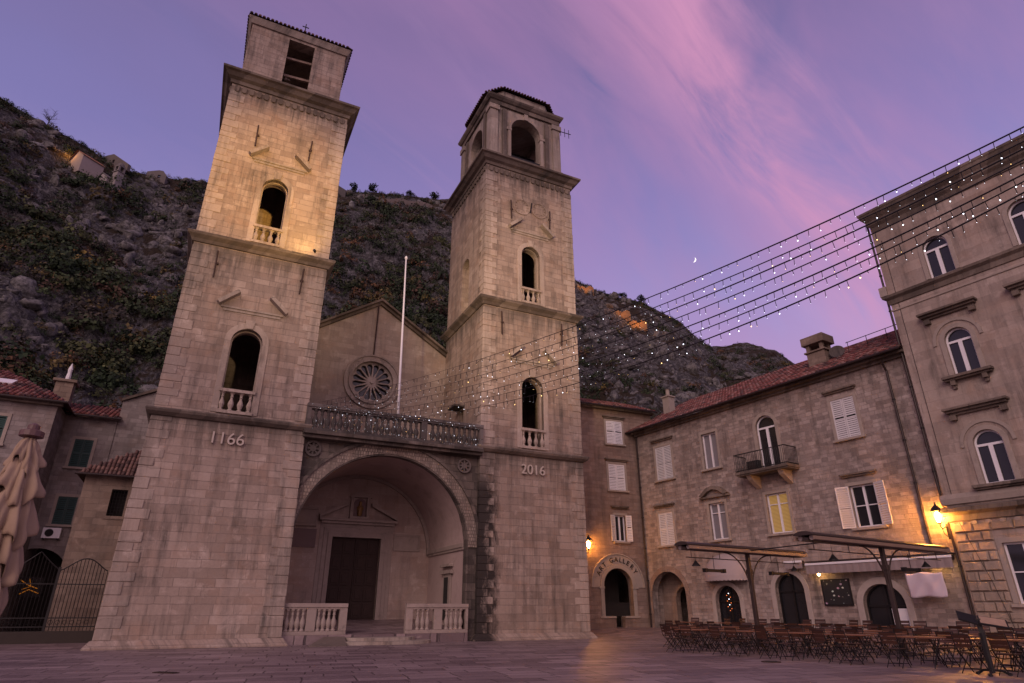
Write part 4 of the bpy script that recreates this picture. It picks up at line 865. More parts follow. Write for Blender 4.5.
for k in range(16):
    a = 2 * math.pi * (k + .5) / 16; pts = [(RX + .36 * math.cos(a), RZ + .36 * math.sin(a))]
    wd = .20
    for t in range(9):
        b = a - math.pi / 2 + math.pi * t / 8; pts.append((RX + 1.16 * math.cos(a) + wd * math.cos(b), RZ + 1.16 * math.sin(a) + wd * math.sin(b)))
    petals.append(pts)
m = MB(K); m.panel(cc_(1.56), petals, GY + .12, GY + .3); m.lathe([(.12, 0), (.12, .1)], 0, 0, 6) if False else None; m.panel(cc_(.13, 12), [], GY + .02, GY + .14); rw = m.build('rose_window', 'trim', cath)
m = MB(K)
for r0, r1, y in ((1.5, 1.68, GY - .16), (1.68, 1.9, GY - .06), (1.9, 2.02, GY - .14)): m.ring(closed(cc_(r0)), closed(cc_(r1)), y, GY + .2)
m.build('ring_moulding', 'trim', rw)
m = MB(K); m.panel(cc_(1.5), [], GY + .34, GY + .36); m.build('pane', 'glass', rw)
m = MB(K); m.tube([(12.62, GY - .2, 22.3), (12.6, GY - .12, 18.45)], .045, 5); m.build('downpipe', 'rust', gw)
# flagpole on the terrace
fpole = thing('flagpole', 'bare white flagpole rising from the terrace between the bell towers', 'flagpole', tuple(wC(12.98 * K, .5 * K, 10.5 * K)), AC)
m = MB(K); m.tube([(0, 0, 0), (-.12, 0, 5), (-.3, 0, 12.35)], [.085, .075, .045], 8); m.build('pole', 'white', fpole, smooth=True)
m = MB(K); m.lathe([(.03, 12.3), (.09, 12.4), (.09, 12.5), (.02, 12.6)], -.3, 0, 8); m.build('finial', 'white', fpole)
m = MB(K); m.box(-.2, .2, -.2, .2, 0, .25); m.build('base', 'iron', fpole)
def cable(a, b, sag, n=40):
    a = Vector(a); b = Vector(b); return [a.lerp(b, t / n) - Vector((0, 0, sag * 4 * (t / n) * (1 - t / n))) for t in range(n + 1)]

# ------------------------------------------------------------------ windows
def shutter_mb(w, h, t=.04, slat=.105, solid=False):
    m = MB(); fr = .055
    m.box(0, fr, -t, 0, 0, h); m.box(w - fr, w, -t, 0, 0, h); m.box(fr, w - fr, -t, 0, 0, .07); m.box(fr, w - fr, -t, 0, h - .07, h); m.box(fr, w - fr, -t, 0, h * .48, h * .48 + .06)
    z = .09
    if solid: m.box(fr, w - fr, -t * .5, -.005, .07, h - .07)
    else:
        while z < h - .1:
            if not (h * .48 - .03 < z < h * .48 + .05):
                m.add([(fr, -t + .002, z), (w - fr, -t + .002, z), (w - fr, -.003, z + slat * .75), (fr, -.003, z + slat * .75), (fr, -t + .002, z + .012), (w - fr, -t + .002, z + .012), (w - fr, -.003, z + slat * .75 + .012), (fr, -.003, z + slat * .75 + .012)], [(0, 1, 2, 3), (4, 7, 6, 5), (0, 4, 5, 1), (3, 2, 6, 7)])
            z += slat
    return m
def place(o, loc, rz=0): o.location = loc; o.rotation_euler = (0, 0, rz); return o
def window(root, x0, x1, z0, z1, kind='casement', y=0.0, surround=.16, glass='glass', frame='white', shutter='shutter_grey', lintel=0, arched=False, transom=.45, sill=True, depth=.14, smat='surround', bars=True):
    m = MB(); xm = (x0 + x1) / 2; f_ = .07; yf = y + depth
    if arched:
        r = (x1 - x0) / 2; m.ring(arc_only(x0, x1, z0, z1, -f_), arc_only(x0, x1, z0, z1, 0), yf, yf + .06); zs = z1 - r
        m.box(x0 + f_, x1 - f_, yf, yf + .06, zs - .10, zs); m.box(xm - .03, xm + .03, yf - .005, yf + .06, z0 + f_, zs - .1); m.box(x0 + f_, x1 - f_, yf, yf + .06, z0, z0 + f_)
        if kind == 'fan': 
            for a in (60, 120): m.bar((xm, yf + .03, zs), (xm + r * math.cos(R(a)), yf + .03, zs + r * math.sin(R(a))), .03, .03)
        for sx in (-1, 1): m.box(min(xm + sx * .03, xm + sx * .08), max(xm + sx * .03, xm + sx * .08), yf - .01, yf + .05, z0 + f_, zs - .1)
    elif kind != 'closed':
        m.box(x0, x0 + f_, yf, yf + .06, z0, z1); m.box(x1 - f_, x1, yf, yf + .06, z0, z1); m.box(x0 + f_, x1 - f_, yf, yf + .06, z0, z0 + f_); m.box(x0 + f_, x1 - f_, yf, yf + .06, z1 - f_, z1)
        m.box(xm - .055, xm + .055, yf - .008, yf + .06, z0 + f_, z1 - f_)
        if bars:
            zt = z0 + (z1 - z0) * (1 - transom * .62) if transom < .5 else (z0 + z1) / 2
            for a, b in ((x0 + f_, xm - .055), (xm + .055, x1 - f_)): m.box(a, b, yf, yf + .05, zt, zt + .045)
    else: m.box(x0, x1, yf + .03, yf + .06, z0, z1)
    wobj = m.build('window', 'dark' if kind == 'closed' else frame, root)
    if kind != 'closed':
        m = MB(); out = arch(x0 + .01, x1 - .01, z0 + .01, z1 - .01) if arched else rect(x0 + .01, x1 - .01, z0 + .01, z1 - .01)
        m.panel(out, [], yf + .07, yf + .09); m.build('pane', glass, wobj)
    if surround:
        m = MB()
        if arched: m.ring(arc_only(x0, x1, z0, z1, 0), arc_only(x0, x1, z0, z1, surround), y - .05, y + .06)
        else: m.ring([(x1, z0), (x1, z1), (x0, z1), (x0, z0)], [(x1 + surround, z0), (x1 + surround, z1 + surround), (x0 - surround, z1 + surround), (x0 - surround, z0)], y - .045, y + .06)
        m.build('surround', smat, wobj, bevel=.008)
    if sill:
        m = MB(); m.box(x0 - surround - .06, x1 + surround + .06, y - .16, y + .1, z0 - .13, z0 - .01); m.build('sill', smat, wobj, bevel=.01)
    if lintel:
        m = MB(); zl = z1 + surround + lintel; m.box(x0 - .28, x1 + .28, y - .22, y + .02, zl, zl + .09); m.box(x0 - .2, x1 + .2, y - .12, y + .02, zl - .09, zl); m.build('lintel', 'cornice', wobj, bevel=.01)
    h = z1 - z0; w = (x1 - x0) / 2
    if kind == 'closed':
        a = shutter_mb(w - .01, h).build('shutter', shutter, wobj); place(a, (x0, y + .03, z0)); b = share(a, 'shutter', wobj, (xm + .01, y + .03, z0))
    if kind == 'open':
        a = shutter_mb(w, h).build('shutter', shutter, wobj); place(a, (x0 - .02, y - .02, z0), R(180 + 14)); b = share(a, 'shutter', wobj, (x1 + .02, y - .06, z0)); b.rotation_euler = (0, 0, R(-22))
        a.location = (x0 - .02, y - .06, z0)
    if kind == 'ajar':
        a = shutter_mb(w - .01, h).build('shutter', shutter, wobj); place(a, (x0, y + .02, z0), R(-10)); b = share(a, 'shutter', wobj, (xm + .01, y - .05, z0)); b.rotation_euler = (0, 0, R(4))
    return wobj
def walls(root, x0, x1, y0, y1, z0, z1, holes, mat, t=.5, name='wall'):
    m = MB(); m.panel(rect(x0, x1, z0, z1), holes, y0, y0 + t, back=False)
    m.box(x0 + .02, x1 - .02, y0 + t, y1, z0, z1 - .02) if False else None
    for X in (x0, x1): m.add([(X, y0 + t, z0), (X, y1, z0), (X, y1, z1), (X, y0 + t, z1)], [(0, 1, 2, 3)])
    m.add([(x0, y1, z0), (x1, y1, z0), (x1, y1, z1), (x0, y1, z1)], [(0, 1, 2, 3)])
    return m.build(name, mat, root)
def gutter(root, a, b, r=.08):
    m = MB(); m.tube([a, b], r, 8); return m.build('gutter', 'pipe', root)

# ------------------------------------------------------------------ the long house (frame B: x along the wall, y into it)
lh = thing('long_house', 'long two-storey stone house with cafe doorways, small balcony and sloping red tile roof', 'house', P0, AB)
H_ = []
wins = [(1.97, 3.38, 9.35, 11.55, 'closed'), (6.0, 7.13, 9.4, 11.6, 'casement'), (14.68, 15.9, 9.42, 11.5, 'closed'),
        (1.74, 2.96, 5.2, 7.22, 'closed'), (5.92, 7.1, 5.2, 7.3, 'casement'), (9.93, 11.25, 5.2, 7.3, 'lit'), (14.7, 15.95, 5.06, 7.05, 'open')]
for w in wins: H_.append(rect(w[0], w[1], w[2], w[3]))
H_.append(arch(10.0, 11.26, 8.62, 11.73))
H_ += [arch(.55, 3.4, -.2, 3.62), arch(5.6, 7.28, -.2, 2.66, rise=.80), arch(9.62, 11.32, -.2, 3.16), arch(14.22, 16.15, -.2, 2.50, rise=.9)]
walls(lh, .25, 18.9, 0, 8, -.5, 13.0, H_, 'rubble')
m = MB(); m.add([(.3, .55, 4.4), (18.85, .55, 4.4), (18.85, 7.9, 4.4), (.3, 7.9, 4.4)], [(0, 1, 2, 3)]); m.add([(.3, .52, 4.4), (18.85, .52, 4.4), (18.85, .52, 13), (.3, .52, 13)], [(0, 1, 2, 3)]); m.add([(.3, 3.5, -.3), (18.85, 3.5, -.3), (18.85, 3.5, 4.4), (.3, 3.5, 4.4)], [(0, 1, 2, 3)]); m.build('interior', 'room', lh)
for x0, x1, z0, z1, k in wins:
    if k == 'closed': window(lh, x0, x1, z0, z1, 'closed', lintel=.28 if z0 > 8 and x0 > 10 or z0 < 8 else .3)
    elif k == 'casement': w_ = window(lh, x0, x1, z0, z1, 'casement', glass='blind', bars=z0 < 8)
    elif k == 'lit': window(lh, x0, x1, z0, z1, 'casement', glass='litblind')
    elif k == 'open': window(lh, x0, x1, z0, z1, 'open', lintel=.35, transom=.6)
m = MB(); m.ring([(7.35, 7.7), (6.9, 8.0), (6.5, 8.1), (6.1, 8.0), (5.65, 7.7)], [(7.55, 7.78), (7.0, 8.2), (6.5, 8.32), (6.0, 8.2), (5.45, 7.78)], -.28, .02); m.box(5.4, 7.6, -.2, .02, 7.62, 7.72); m.build('hood_moulding', 'cornice', lh)
window(lh, 10.0, 11.26, 8.75, 11.73, arched=True, sill=False, surround=.2)
# balcony
m = MB(); m.box(8.95, 12.3, -1.12, 0, 8.42, 8.56); m.box(9.0, 12.25, -1.05, 0, 8.34, 8.42); bc = m.build('balcony', 'cornice', lh)
m = MB()
for x in (9.5, 11.5): m.add([(x, 0, 7.65), (x + .28, 0, 7.65), (x, 0, 8.34), (x + .28, 0, 8.34), (x, -.9, 8.34), (x + .28, -.9, 8.34), (x, -.75, 8.12), (x + .28, -.75, 8.12)], [(0, 1, 7, 6), (6, 7, 5, 4), (0, 6, 4, 2), (1, 3, 5, 7), (0, 2, 3, 1), (2, 4, 5, 3)])
m.build('bracket', 'surround', bc)
m = MB(); a, b, c_, d = (9.0, 0, 0), (9.0, -1.07, 0), (12.25, -1.07, 0), (12.25, 0, 0)
for z in (8.62, 9.55):
    for p, q in ((a, b), (b, c_), (c_, d)): m.bar((p[0], p[1], z), (q[0], q[1], z), .045, .045)
for (p, q, n_) in ((a, b, 9), (b, c_, 30), (c_, d, 9)):
    for i in range(n_ + 1): x = p[0] + (q[0] - p[0]) * i / n_; y = p[1] + (q[1] - p[1]) * i / n_; m.tube([(x, y, 8.56), (x, y - .04, 8.8), (x, y, 9.0), (x, y, 9.55)], .014, 4)
m.build('railing', 'iron', bc)
ac = thing('air_conditioner', 'dark round-fanned unit standing on the iron balcony', 'air conditioner', tuple(wB(9.9, -.55, 8.57)), AB)
m = MB(); m.box(-.38, .38, -.15, .15, 0, .58); m.build('casing', 'iron', ac, bevel=.02)
m = MB(); m.T = Matrix.Translation((0, -.17, .29)) @ Matrix.Rotation(R(90), 4, 'X'); m.lathe([(.24, 0), (.24, .03), (.20, .03), (.20, .01)], 0, 0, 20); m.build('fan_grille', 'pipe', ac)
# roof
m = MB(); so = math.atan(.52); Lr = 8.6
m.add([(-.1, -.55, 12.98), (18.95, -.55, 12.98), (18.95, 6.9, 12.98 + 7.45 * .52), (-.1, 6.9, 12.98 + 7.45 * .52)], [(0, 1, 2, 3)], (.1, .05, .045))
tiles(m, (-.1, -.6, 13.02), (1, 0, 0), (0, math.cos(so), math.sin(so)), 19.05, 8.3, seed=4)
m.build('roof', 'tile', lh)
m = MB(); m.add([(-.1, 6.9, 16.8), (18.95, 6.9, 16.8), (18.95, 14, 13), (-.1, 14, 13)], [(0, 1, 2, 3)]); m.box(0, 18.9, 8, 13.9, 0, 13.0); m.build('rear_roof', 'rubble2', lh)
m = MB(); m.box(.2, 18.9, -.42, 0, 12.84, 12.97); m.box(.2, 18.9, -.16, 0, 12.70, 12.84); m.build('eaves_cornice', 'cornice', lh)
gutter(lh, (-.1, -.66, 12.98), (18.85, -.66, 12.98), .07)
m = MB(); m.box(12.7, 13.8, 2.2, 3.1, 13.9, 15.35); m.box(12.6, 13.9, 2.1, 3.2, 15.35, 15.45)
for x in (12.72, 13.55): m.box(x, x + .22, 2.2, 2.4, 15.45, 15.85); m.box(x, x + .22, 2.9, 3.1, 15.45, 15.85)
m.box(12.55, 13.95, 2.05, 3.25, 15.85, 16.35); m.build('chimney', 'annex', lh, bevel=.02)
m = MB(); m.T = Matrix.Translation((14.3, 2.6, 15.1)) @ Matrix.Rotation(R(70), 4, 'X') @ Matrix.Rotation(R(20), 4, 'Y'); m.lathe([(.03, -.12), (.25, -.08), (.42, 0), (.42, .02), (.25, -.05), (.03, -.09)], 0, 0, 18); m.T = Matrix.Identity(4); m.tube([(14.3, 2.7, 14.2), (14.3, 2.7, 15.1)], .03, 6); m.build('satellite_dish', 'balu_stone', lh)
m = MB(); m.tube([(14.5, 3.4, 15.75), (18.9, 3.4, 15.85)], .022, 5)
for x in (14.6, 15.7, 16.8, 17.9, 18.8): m.tube([(x, 3.4, 14.9), (x, 3.4, 15.8)], .02, 4)
m.build('roof_rail', 'iron', lh)
m = MB(); m.box(.9, 1.5, 2.4, 3.0, 13.9, 15.9); m.box(.82, 1.58, 2.32, 3.08, 15.9, 16.0); m.lathe([(.16, 16), (.14, 16.5), (.2, 16.55)], 1.2, 2.7, 8); m.build('chimney', 'surround', lh)
# door surrounds and doors
for (x0, x1, zt, rise, w) in ((5.6, 7.28, 2.66, .80, .24), (9.62, 11.32, 3.16, None, .26), (14.22, 16.15, 2.5, .9, .30)):
    m = MB(); m.ring(arc_only(x0, x1, .1, zt, 0, rise=rise), arc_only(x0, x1, .1, zt, w, rise=rise), -.06, .12); ds = m.build('door_surround', 'doorstone', lh, bevel=.01)
    m = MB(); xm = (x0 + x1) / 2
    m.ring(arc_only(x0, x1, .1, zt, -.07, rise=rise), arc_only(x0, x1, .1, zt, 0, rise=rise), .26, .33); m.box(xm - .05, xm + .05, .26, .33, .2, zt - .1); m.box(x0, x1, .26, .33, zt - (rise or (x1 - x0) / 2) - .08, zt - (rise or (x1 - x0) / 2)); dr = m.build('door', 'iron', lh)
    m = MB(); m.panel(arch(x0 + .02, x1 - .02, .1, zt - .02, rise=(rise or (x1 - x0) / 2)), [], .34, .36); m.build('pane', 'glass', dr)
m = MB(); m.ring(arc_only(.55, 3.4, .1, 3.62, 0), arc_only(.55, 3.4, .1, 3.62, .32), -.02, .1); m.build('arch_surround', 'rubble2', lh)
m = MB(); m.panel(rect(.3, 3.6, -.2, 4.2), [arch(1.35, 2.85, .0, 2.75, rise=.75)], 1.3, 1.7); m.build('inner_arch_wall', 'rubble2', lh)
m = MB(); m.ring(arc_only(9.15, 11.75, 2.6, 4.1, 0, rise=1.3), arc_only(9.15, 11.75, 2.6, 4.1, .16, rise=1.3), -.02, .1); m.build('relieving_arch', 'surround', lh)
m = MB(); m.box(15.35, 16.05, .20, .24, .75, 1.45); m.build('window_notice', 'white', lh)
# little blinking decorations seen in the second doorway
fg = thing('festive_light_figure', 'small cluster of red and white lights glowing inside the second arched doorway', 'decoration', tuple(wB(6.35, .22, 1.0)), AB)
for k in range(10):
    m = MB(); m.lathe([(.01, -.02), (.025, 0), (.01, .02)], .14 * math.sin(k * 2.1), 0, 6); o = m.build('bulb', emis('red_bulb', (1, .22, .06), 1.6, False) if k == 0 else (_rb if k % 3 else 'led'), fg); o.location = (0, 0, .35 + k * .10)
    if k == 0: _rb = o.data.materials[0]
# wall-mounted things that could be lifted off
dp = []
def drainpipe(s0, zt, zb, d, lab, bend=True, fr=lambda s_, d_, z_: wB(s_, d_, z_), rz=AB, o=Vector(P0)):
    t_ = thing('drainpipe', lab, 'drainpipe', tuple(fr(s0, d, zb)), rz, 'drainpipes on the house fronts')
    m = MB(); pts = [(0, 0, 0), (0, 0, zt - zb - .5), (0, -.35 if bend else 0, zt - zb)]; m.tube(pts, .055, 8); m.build('pipe', 'pipe', t_)
    m = MB(); z = .8
    while z < zt - zb - .6: m.lathe([(.075, z), (.075, z + .06)], 0, 0, 8); m.bar((0, 0, z + .03), (0, .12, z + .03), .03, .04); z += 2.0
    m.build('clamps', 'iron', t_)
drainpipe(17.85, 12.7, 3.9, -.12, 'thin dark drainpipe on the long house, ending above the wall awning')
drainpipe(.36, 12.7, .3, -.12, 'dark drainpipe in the corner where the tall narrow house meets the long house', False)
drainpipe(18.78, 20.6, .25, -.22, 'thick dark drainpipe running full height between the long house and the palace', False)

# ------------------------------------------------------------------ narrow tall house (frame A)
nh = thing('narrow_house', 'tall narrow brown stone house with an arched gallery entrance right of the bell towers', 'house', P0, AA)
HA = [rect(-2.24, -.98, 12.12, 13.75), rect(-2.26, -.98, 8.9, 10.68), rect(-1.98, -1.2, 5.55, 7.22), arch(-3.12, -1.0, .98, 3.86), rect(-2.35, -1.7, -.2, .98)]
HA = HA[:3] + [[(-1.7, -.2), (-1.7, .98), (-1.0, .98)] + arch(-3.12, -1.0, .98, 3.86)[2:] + [(-3.12, .98), (-2.35, .98), (-2.35, -.2)]]
walls(nh, -7.5, 1.6, 0, 7, -.5, 14.75, HA, 'rubble2')
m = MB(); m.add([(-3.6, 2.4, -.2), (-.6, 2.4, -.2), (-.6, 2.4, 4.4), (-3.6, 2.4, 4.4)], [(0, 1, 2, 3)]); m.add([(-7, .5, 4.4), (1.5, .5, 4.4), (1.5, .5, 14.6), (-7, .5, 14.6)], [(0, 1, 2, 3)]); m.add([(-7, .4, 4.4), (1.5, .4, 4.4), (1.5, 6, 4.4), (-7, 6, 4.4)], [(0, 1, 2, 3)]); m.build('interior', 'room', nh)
window(nh, -2.24, -.98, 12.12, 13.75, 'ajar', shutter='white', lintel=.12)
window(nh, -2.26, -.98, 8.9, 10.68, 'closed', shutter='white', lintel=.12)
window(nh, -1.98, -1.2, 5.55, 7.22, 'open', shutter='shutter_grey', lintel=.35, transom=.6, bars=False)
m = MB(); m.ring(arc_only(-3.12, -1.0, .98, 3.86, 0), arc_only(-3.12, -1.0, .98, 3.86, .26), -.06, .1); m.ring(arc_only(-3.12, -1.0, 2.7, 3.86, .27), arc_only(-3.12, -1.0, 2.7, 3.86, .85), -.03, .05); m.ring(arc_only(-3.12, -1.0, 2.7, 3.86, .85), arc_only(-3.12, -1.0, 2.7, 3.86, .93), -.09, .05)
m.box(-3.5, -3.1, -.1, .1, 2.62, 2.76); m.box(-1.02, -.6, -.1, .1, 2.62, 2.76); m.box(-3.5, -2.36, -.08, .4, .9, 1.02); m.box(-1.69, -.6, -.08, .4, .9, 1.02); ea = m.build('arch_surround', 'surround', nh, bevel=.01)
m = MB(); m.box(-3.1, -1.0, .62, .66, .98, 1.0); m.box(-3.1, -1.0, .5, .6, 1.72, 1.82); m.box(-3.1, -1.0, .52, .58, 1.0, 1.72); m.build('counter', 'dark', nh)
txt = 'ART GALLERY'; cxa, cza, ra = -2.06, 2.80, 1.58
ang = [150, 138, 126, 112, 100, 88, 76, 66, 56, 45, 33]
for ch_, a in zip(txt, [152, 140, 128, 118, 106, 93, 81, 71, 60, 47, 34]):
    if ch_ == ' ': continue
    t_ = text_mesh(ch_, .42, .012, 'letter', 'iron', nh, (cxa + ra * math.cos(R(a)), -.075, cza + ra * math.sin(R(a))), (R(90), R(-(a - 90)) * -1 * -1, 0))
    t_.rotation_euler = (Matrix.Rotation(R(-(a - 90)) * -1, 4, 'Y') @ Matrix.Rotation(R(90), 4, 'X')).to_euler()
    t_.rotation_euler = (Matrix.Rotation(-R(a - 90), 4, 'Y') @ Matrix.Rotation(R(90), 4, 'X')).to_euler()
m = MB(); m.add([(-7.9, -.5, 14.7), (1.9, -.5, 14.7), (1.9, 4, 16.6), (-7.9, 4, 16.6)], [(0, 1, 2, 3)], (.1, .05, .045)); so2 = math.atan(1.9 / 4.5); tiles(m, (-7.9, -.55, 14.75), (1, 0, 0), (0, math.cos(so2), math.sin(so2)), 9.8, 4.9, seed=8); m.build('roof', 'tile', nh)
m = MB(); m.box(-7.6, 1.7, -.35, 0, 14.55, 14.7); m.build('eaves_cornice', 'cornice', nh); gutter(nh, (-7.8, -.6, 14.7), (1.8, -.6, 14.7), .07)

# ------------------------------------------------------------------ the palace on the right (frame B, 0.3 m proud)
pc = thing('palace', 'tall pale stone palace with rows of arched white windows and a rusticated ground floor', 'palace', P0, AB)
YP = -.3; HP = []; cols_ = [0, 3.55, 7.1, 10.65]
for c0 in cols_:
    HP += [arch(20.92 + c0, 22.02 + c0, 15.9, 17.95), arch(20.7 + c0, 21.76 + c0, 11.05, 13.2), arch(20.6 + c0, 21.70 + c0, 6.22, 8.45), rect(20.55 + c0, 21.9 + c0, 1.62, 3.88)]
walls(pc, 18.92, 34, YP, 9, -.5, 20.4, HP, 'palazzo')
m = MB(); m.add([(19, .3, 0), (33.9, .3, 0), (33.9, .3, 20), (19, .3, 20)], [(0, 1, 2, 3)]); m.build('interior', 'room', pc)
for c0 in cols_:
    window(pc, 20.92 + c0, 22.02 + c0, 15.9, 17.95, arched=True, y=YP, surround=.18, sill=False)
    w3 = window(pc, 20.7 + c0, 21.76 + c0, 11.05, 13.2, arched=True, y=YP, surround=.2, sill=False)
    w4 = window(pc, 20.6 + c0, 21.70 + c0, 6.22, 8.45, arched=True, y=YP, surround=.2, sill=False)
    w5 = window(pc, 20.55 + c0, 21.9 + c0, 1.62, 3.88, 'casement', y=YP, surround=.2, transom=.6)
    m = MB()
    for z0, zt, xa, xb in ((11.05, 13.2, 20.7, 21.76), (6.22, 8.45, 20.6, 21.7)): m.ring(arc_only(xa + c0, xb + c0, zt - .6, zt, .34), arc_only(xa + c0, xb + c0, zt - .6, zt, .48), YP - .05, YP + .02)
    m.build('hood_moulding', 'surround', pc)
    for (a, b, z) in ((20.0, 22.42, 14.12), (19.92, 22.38, 9.48)):
        m = MB(); m.box(a + c0, b + c0, YP - .42, YP, z, z + .10); m.box(a + .08 + c0, b - .08 + c0, YP - .28, YP, z - .10, z); m.box(a + .16 + c0, b - .16 + c0, YP - .14, YP, z - .2, z - .10)
        for x in (a + .15, b - .40): m.box(x + c0, x + .25 + c0, YP - .2, YP, z - .42, z - .2)
        m.build('hood_cornice', 'cornice', pc, bevel=.01)
    for (a, b, z) in ((20.25, 22.2, 11.0), (20.2, 22.1, 6.2)):
        m = MB(); m.box(a + c0, b + c0, YP - .36, YP, z - .12, z); m.box(a + .05 + c0, b - .05 + c0, YP - .24, YP, z - .2, z - .12)
        if z > 9:
            for x in (a + .25, b - .45): m.box(x + c0, x + .2 + c0, YP - .22, YP, z - .42, z - .2); m.box(x + .03 + c0, x + .17 + c0, YP - .12, YP, z - .58, z - .42)
        m.build('window_ledge', 'cornice', pc, bevel=.01)
def band(nm, x0, x1, prof, mat):
    m = MB(); n = len(prof); m.add([(x0 - o, YP - o, z) for o, z in prof] + [(x1, YP - o, z) for o, z in prof], [(i, n + i, n + (i + 1) % n, (i + 1) % n) for i in range(n)] + [tuple(range(n))]); return m.build(nm, mat, pc)
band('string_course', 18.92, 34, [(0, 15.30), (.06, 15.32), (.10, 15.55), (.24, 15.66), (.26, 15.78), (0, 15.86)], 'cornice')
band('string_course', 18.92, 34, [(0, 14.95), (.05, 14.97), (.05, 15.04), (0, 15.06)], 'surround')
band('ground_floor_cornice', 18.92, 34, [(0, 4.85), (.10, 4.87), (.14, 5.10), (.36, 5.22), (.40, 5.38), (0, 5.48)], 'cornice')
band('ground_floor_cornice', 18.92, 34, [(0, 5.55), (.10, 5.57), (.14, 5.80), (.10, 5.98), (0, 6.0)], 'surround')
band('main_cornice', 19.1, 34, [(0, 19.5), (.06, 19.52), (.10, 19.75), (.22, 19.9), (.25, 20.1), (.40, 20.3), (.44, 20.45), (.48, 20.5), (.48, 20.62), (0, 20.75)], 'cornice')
m = MB()


m = MB()
for i in range(28): x = 19.3 + i * .52; m.lathe([(.02, 0), (.12, .05), (.06, .16), (.10, .26), (.02, .30)], 0, 0, 6) if False else m.panel([(x + .13 * math.cos(2 * math.pi * t / 10), 5.02 + .07 * math.sin(2 * math.pi * t / 10) - .26) for t in range(10)], [], YP - .10, YP)
m.build('frieze_ornament', 'surround', pc, bevel=.02)
# rustication: real blocks
m = MB(); r_ = random.Random(5); z = .15; i = 0
while z < 4.7:
    h = .385; x = 18.97 + (0 if i % 2 else -.0); first = True
    while x < 31:
        w = r_.uniform(.5, .8) if not first else (.75 if i % 2 else .45); first = False; xb = min(x + w, 31.2)
        hit = any(20.30 + c0 < (x + xb) / 2 < 22.15 + c0 and 1.42 < z + h / 2 < 4.1 for c0 in cols_)
        seg = [(x, xb)]
        if any(x < 22.12 + c0 and xb > 20.33 + c0 for c0 in cols_) and z + h > 1.5 and z < 4.05:
            seg = []
            for c0 in cols_:
                if x < 20.33 + c0 < xb: seg.append((x, 20.33 + c0))
                if x < 22.12 + c0 < xb: seg.append((22.12 + c0, xb))
        for a, b in seg:
            if b - a < .08: continue
            dd = r_.uniform(.07, .13); g_ = .014; ins = .055
            m.add([(a + g_, YP, z + g_), (b - g_, YP, z + g_), (b - g_, YP, z + h - g_), (a + g_, YP, z + h - g_), (a + g_, YP - .03, z + g_), (b - g_, YP - .03, z + g_), (b - g_, YP - .03, z + h - g_), (a + g_, YP - .03, z + h - g_),
                   (a + ins, YP - dd, z + ins), (b - ins, YP - dd * r_.uniform(.7, 1.2), z + ins), (b - ins, YP - dd * r_.uniform(.7, 1.2), z + h - ins), (a + ins, YP - dd * r_.uniform(.7, 1.2), z + h - ins)],
                  [(0, 1, 5, 4), (1, 2, 6, 5), (2, 3, 7, 6), (3, 0, 4, 7), (4, 5, 9, 8), (5, 6, 10, 9), (6, 7, 11, 10), (7, 4, 8, 11), (8, 9, 10, 11)])
        x = xb
    z += h; i += 1
m.build('rusticated_blocks', 'rustic', pc)
m = MB(); m.tube([(19.25, YP - .03, 5.6), (19.3, YP - .03, 18.9)], .010, 5); m.tube([(19.3, YP - .14, 4.8), (19.9, YP - .15, 2.4), (20.25, YP - .15, .4)], .010, 5); m.build('wall_cable', 'iron', pc)
m = MB(); m.box(18.55, 18.9, -.35, -.05, 15.9, 16.4); m.build('wall_box', 'surround', pc)

# ------------------------------------------------------------------ left-hand houses (frame C in metres)
r1 = thing('corner_house', 'grey stone house at the far left with a hipped red tile roof', 'house', OC, AC)
Y1 = 9.2; walls(r1, -19, -5.0, Y1, 18, -.5, 11.75, [rect(-8.1, -7.0, 9.3, 10.75), rect(-8.1, -7.0, 5.8, 7.3), rect(-11.5, -10.4, 9.3, 10.75)], 'grey_wall')
for a in ((-8.1, -7.0, 9.3, 10.75), (-8.1, -7.0, 5.8, 7.3), (-11.5, -10.4, 9.3, 10.75)): window(r1, *a, 'closed', y=Y1, shutter='green', frame='green')
m = MB(); m.add([(-19.4, Y1 - .45, 11.75), (-4.55, Y1 - .45, 11.75), (-9.0, Y1 + 5, 14.6), (-19.4, Y1 + 5, 14.6), (-4.55, 18.5, 11.75)], [(0, 1, 2, 3), (1, 4, 2)], (.12, .05, .045)); so3 = math.atan(2.85 / 5.45); L3 = math.hypot(2.85, 5.45)
tiles(m, (-19.4, Y1 - .5, 11.79), (1, 0, 0), (0, math.cos(so3), math.sin(so3)), 14.85, L3, inside=lambda u_, v_: u_ < 14.85 - v_ * 4.45 / L3, seed=12)
m.build('roof', 'tile', r1)
m = MB(); m.box(-19, -4.75, Y1 - .3, Y1, 11.55, 11.72); m.build('eaves_cornice', 'cornice', r1)
gutter(r1, (-19.4, Y1 - .52, 11.72), (-4.5, Y1 - .52, 11.72), .07)
m = MB(); m.T = Matrix.Translation((-8.2, Y1 + 2.1, 13.16)) @ Matrix.Rotation(so3, 4, 'X'); m.box(-.45, .45, -.5, .5, 0, .10); m.T = Matrix.Identity(4); m.build('skylight', 'white', r1)
m = MB(); m.box(-6.1, -5.2, 12.3, 13.1, 11.8, 13.9); m.box(-6.25, -5.05, 12.15, 13.25, 13.9, 14.05); m.build('chimney', 'annex', r1)
m = MB(); m.lathe([(.12, 14.05), (.14, 14.3), (.10, 14.6), (.13, 14.8), (.02, 15.2)], -5.65, 12.7, 8); m.build('chimney_pot', 'white', r1)
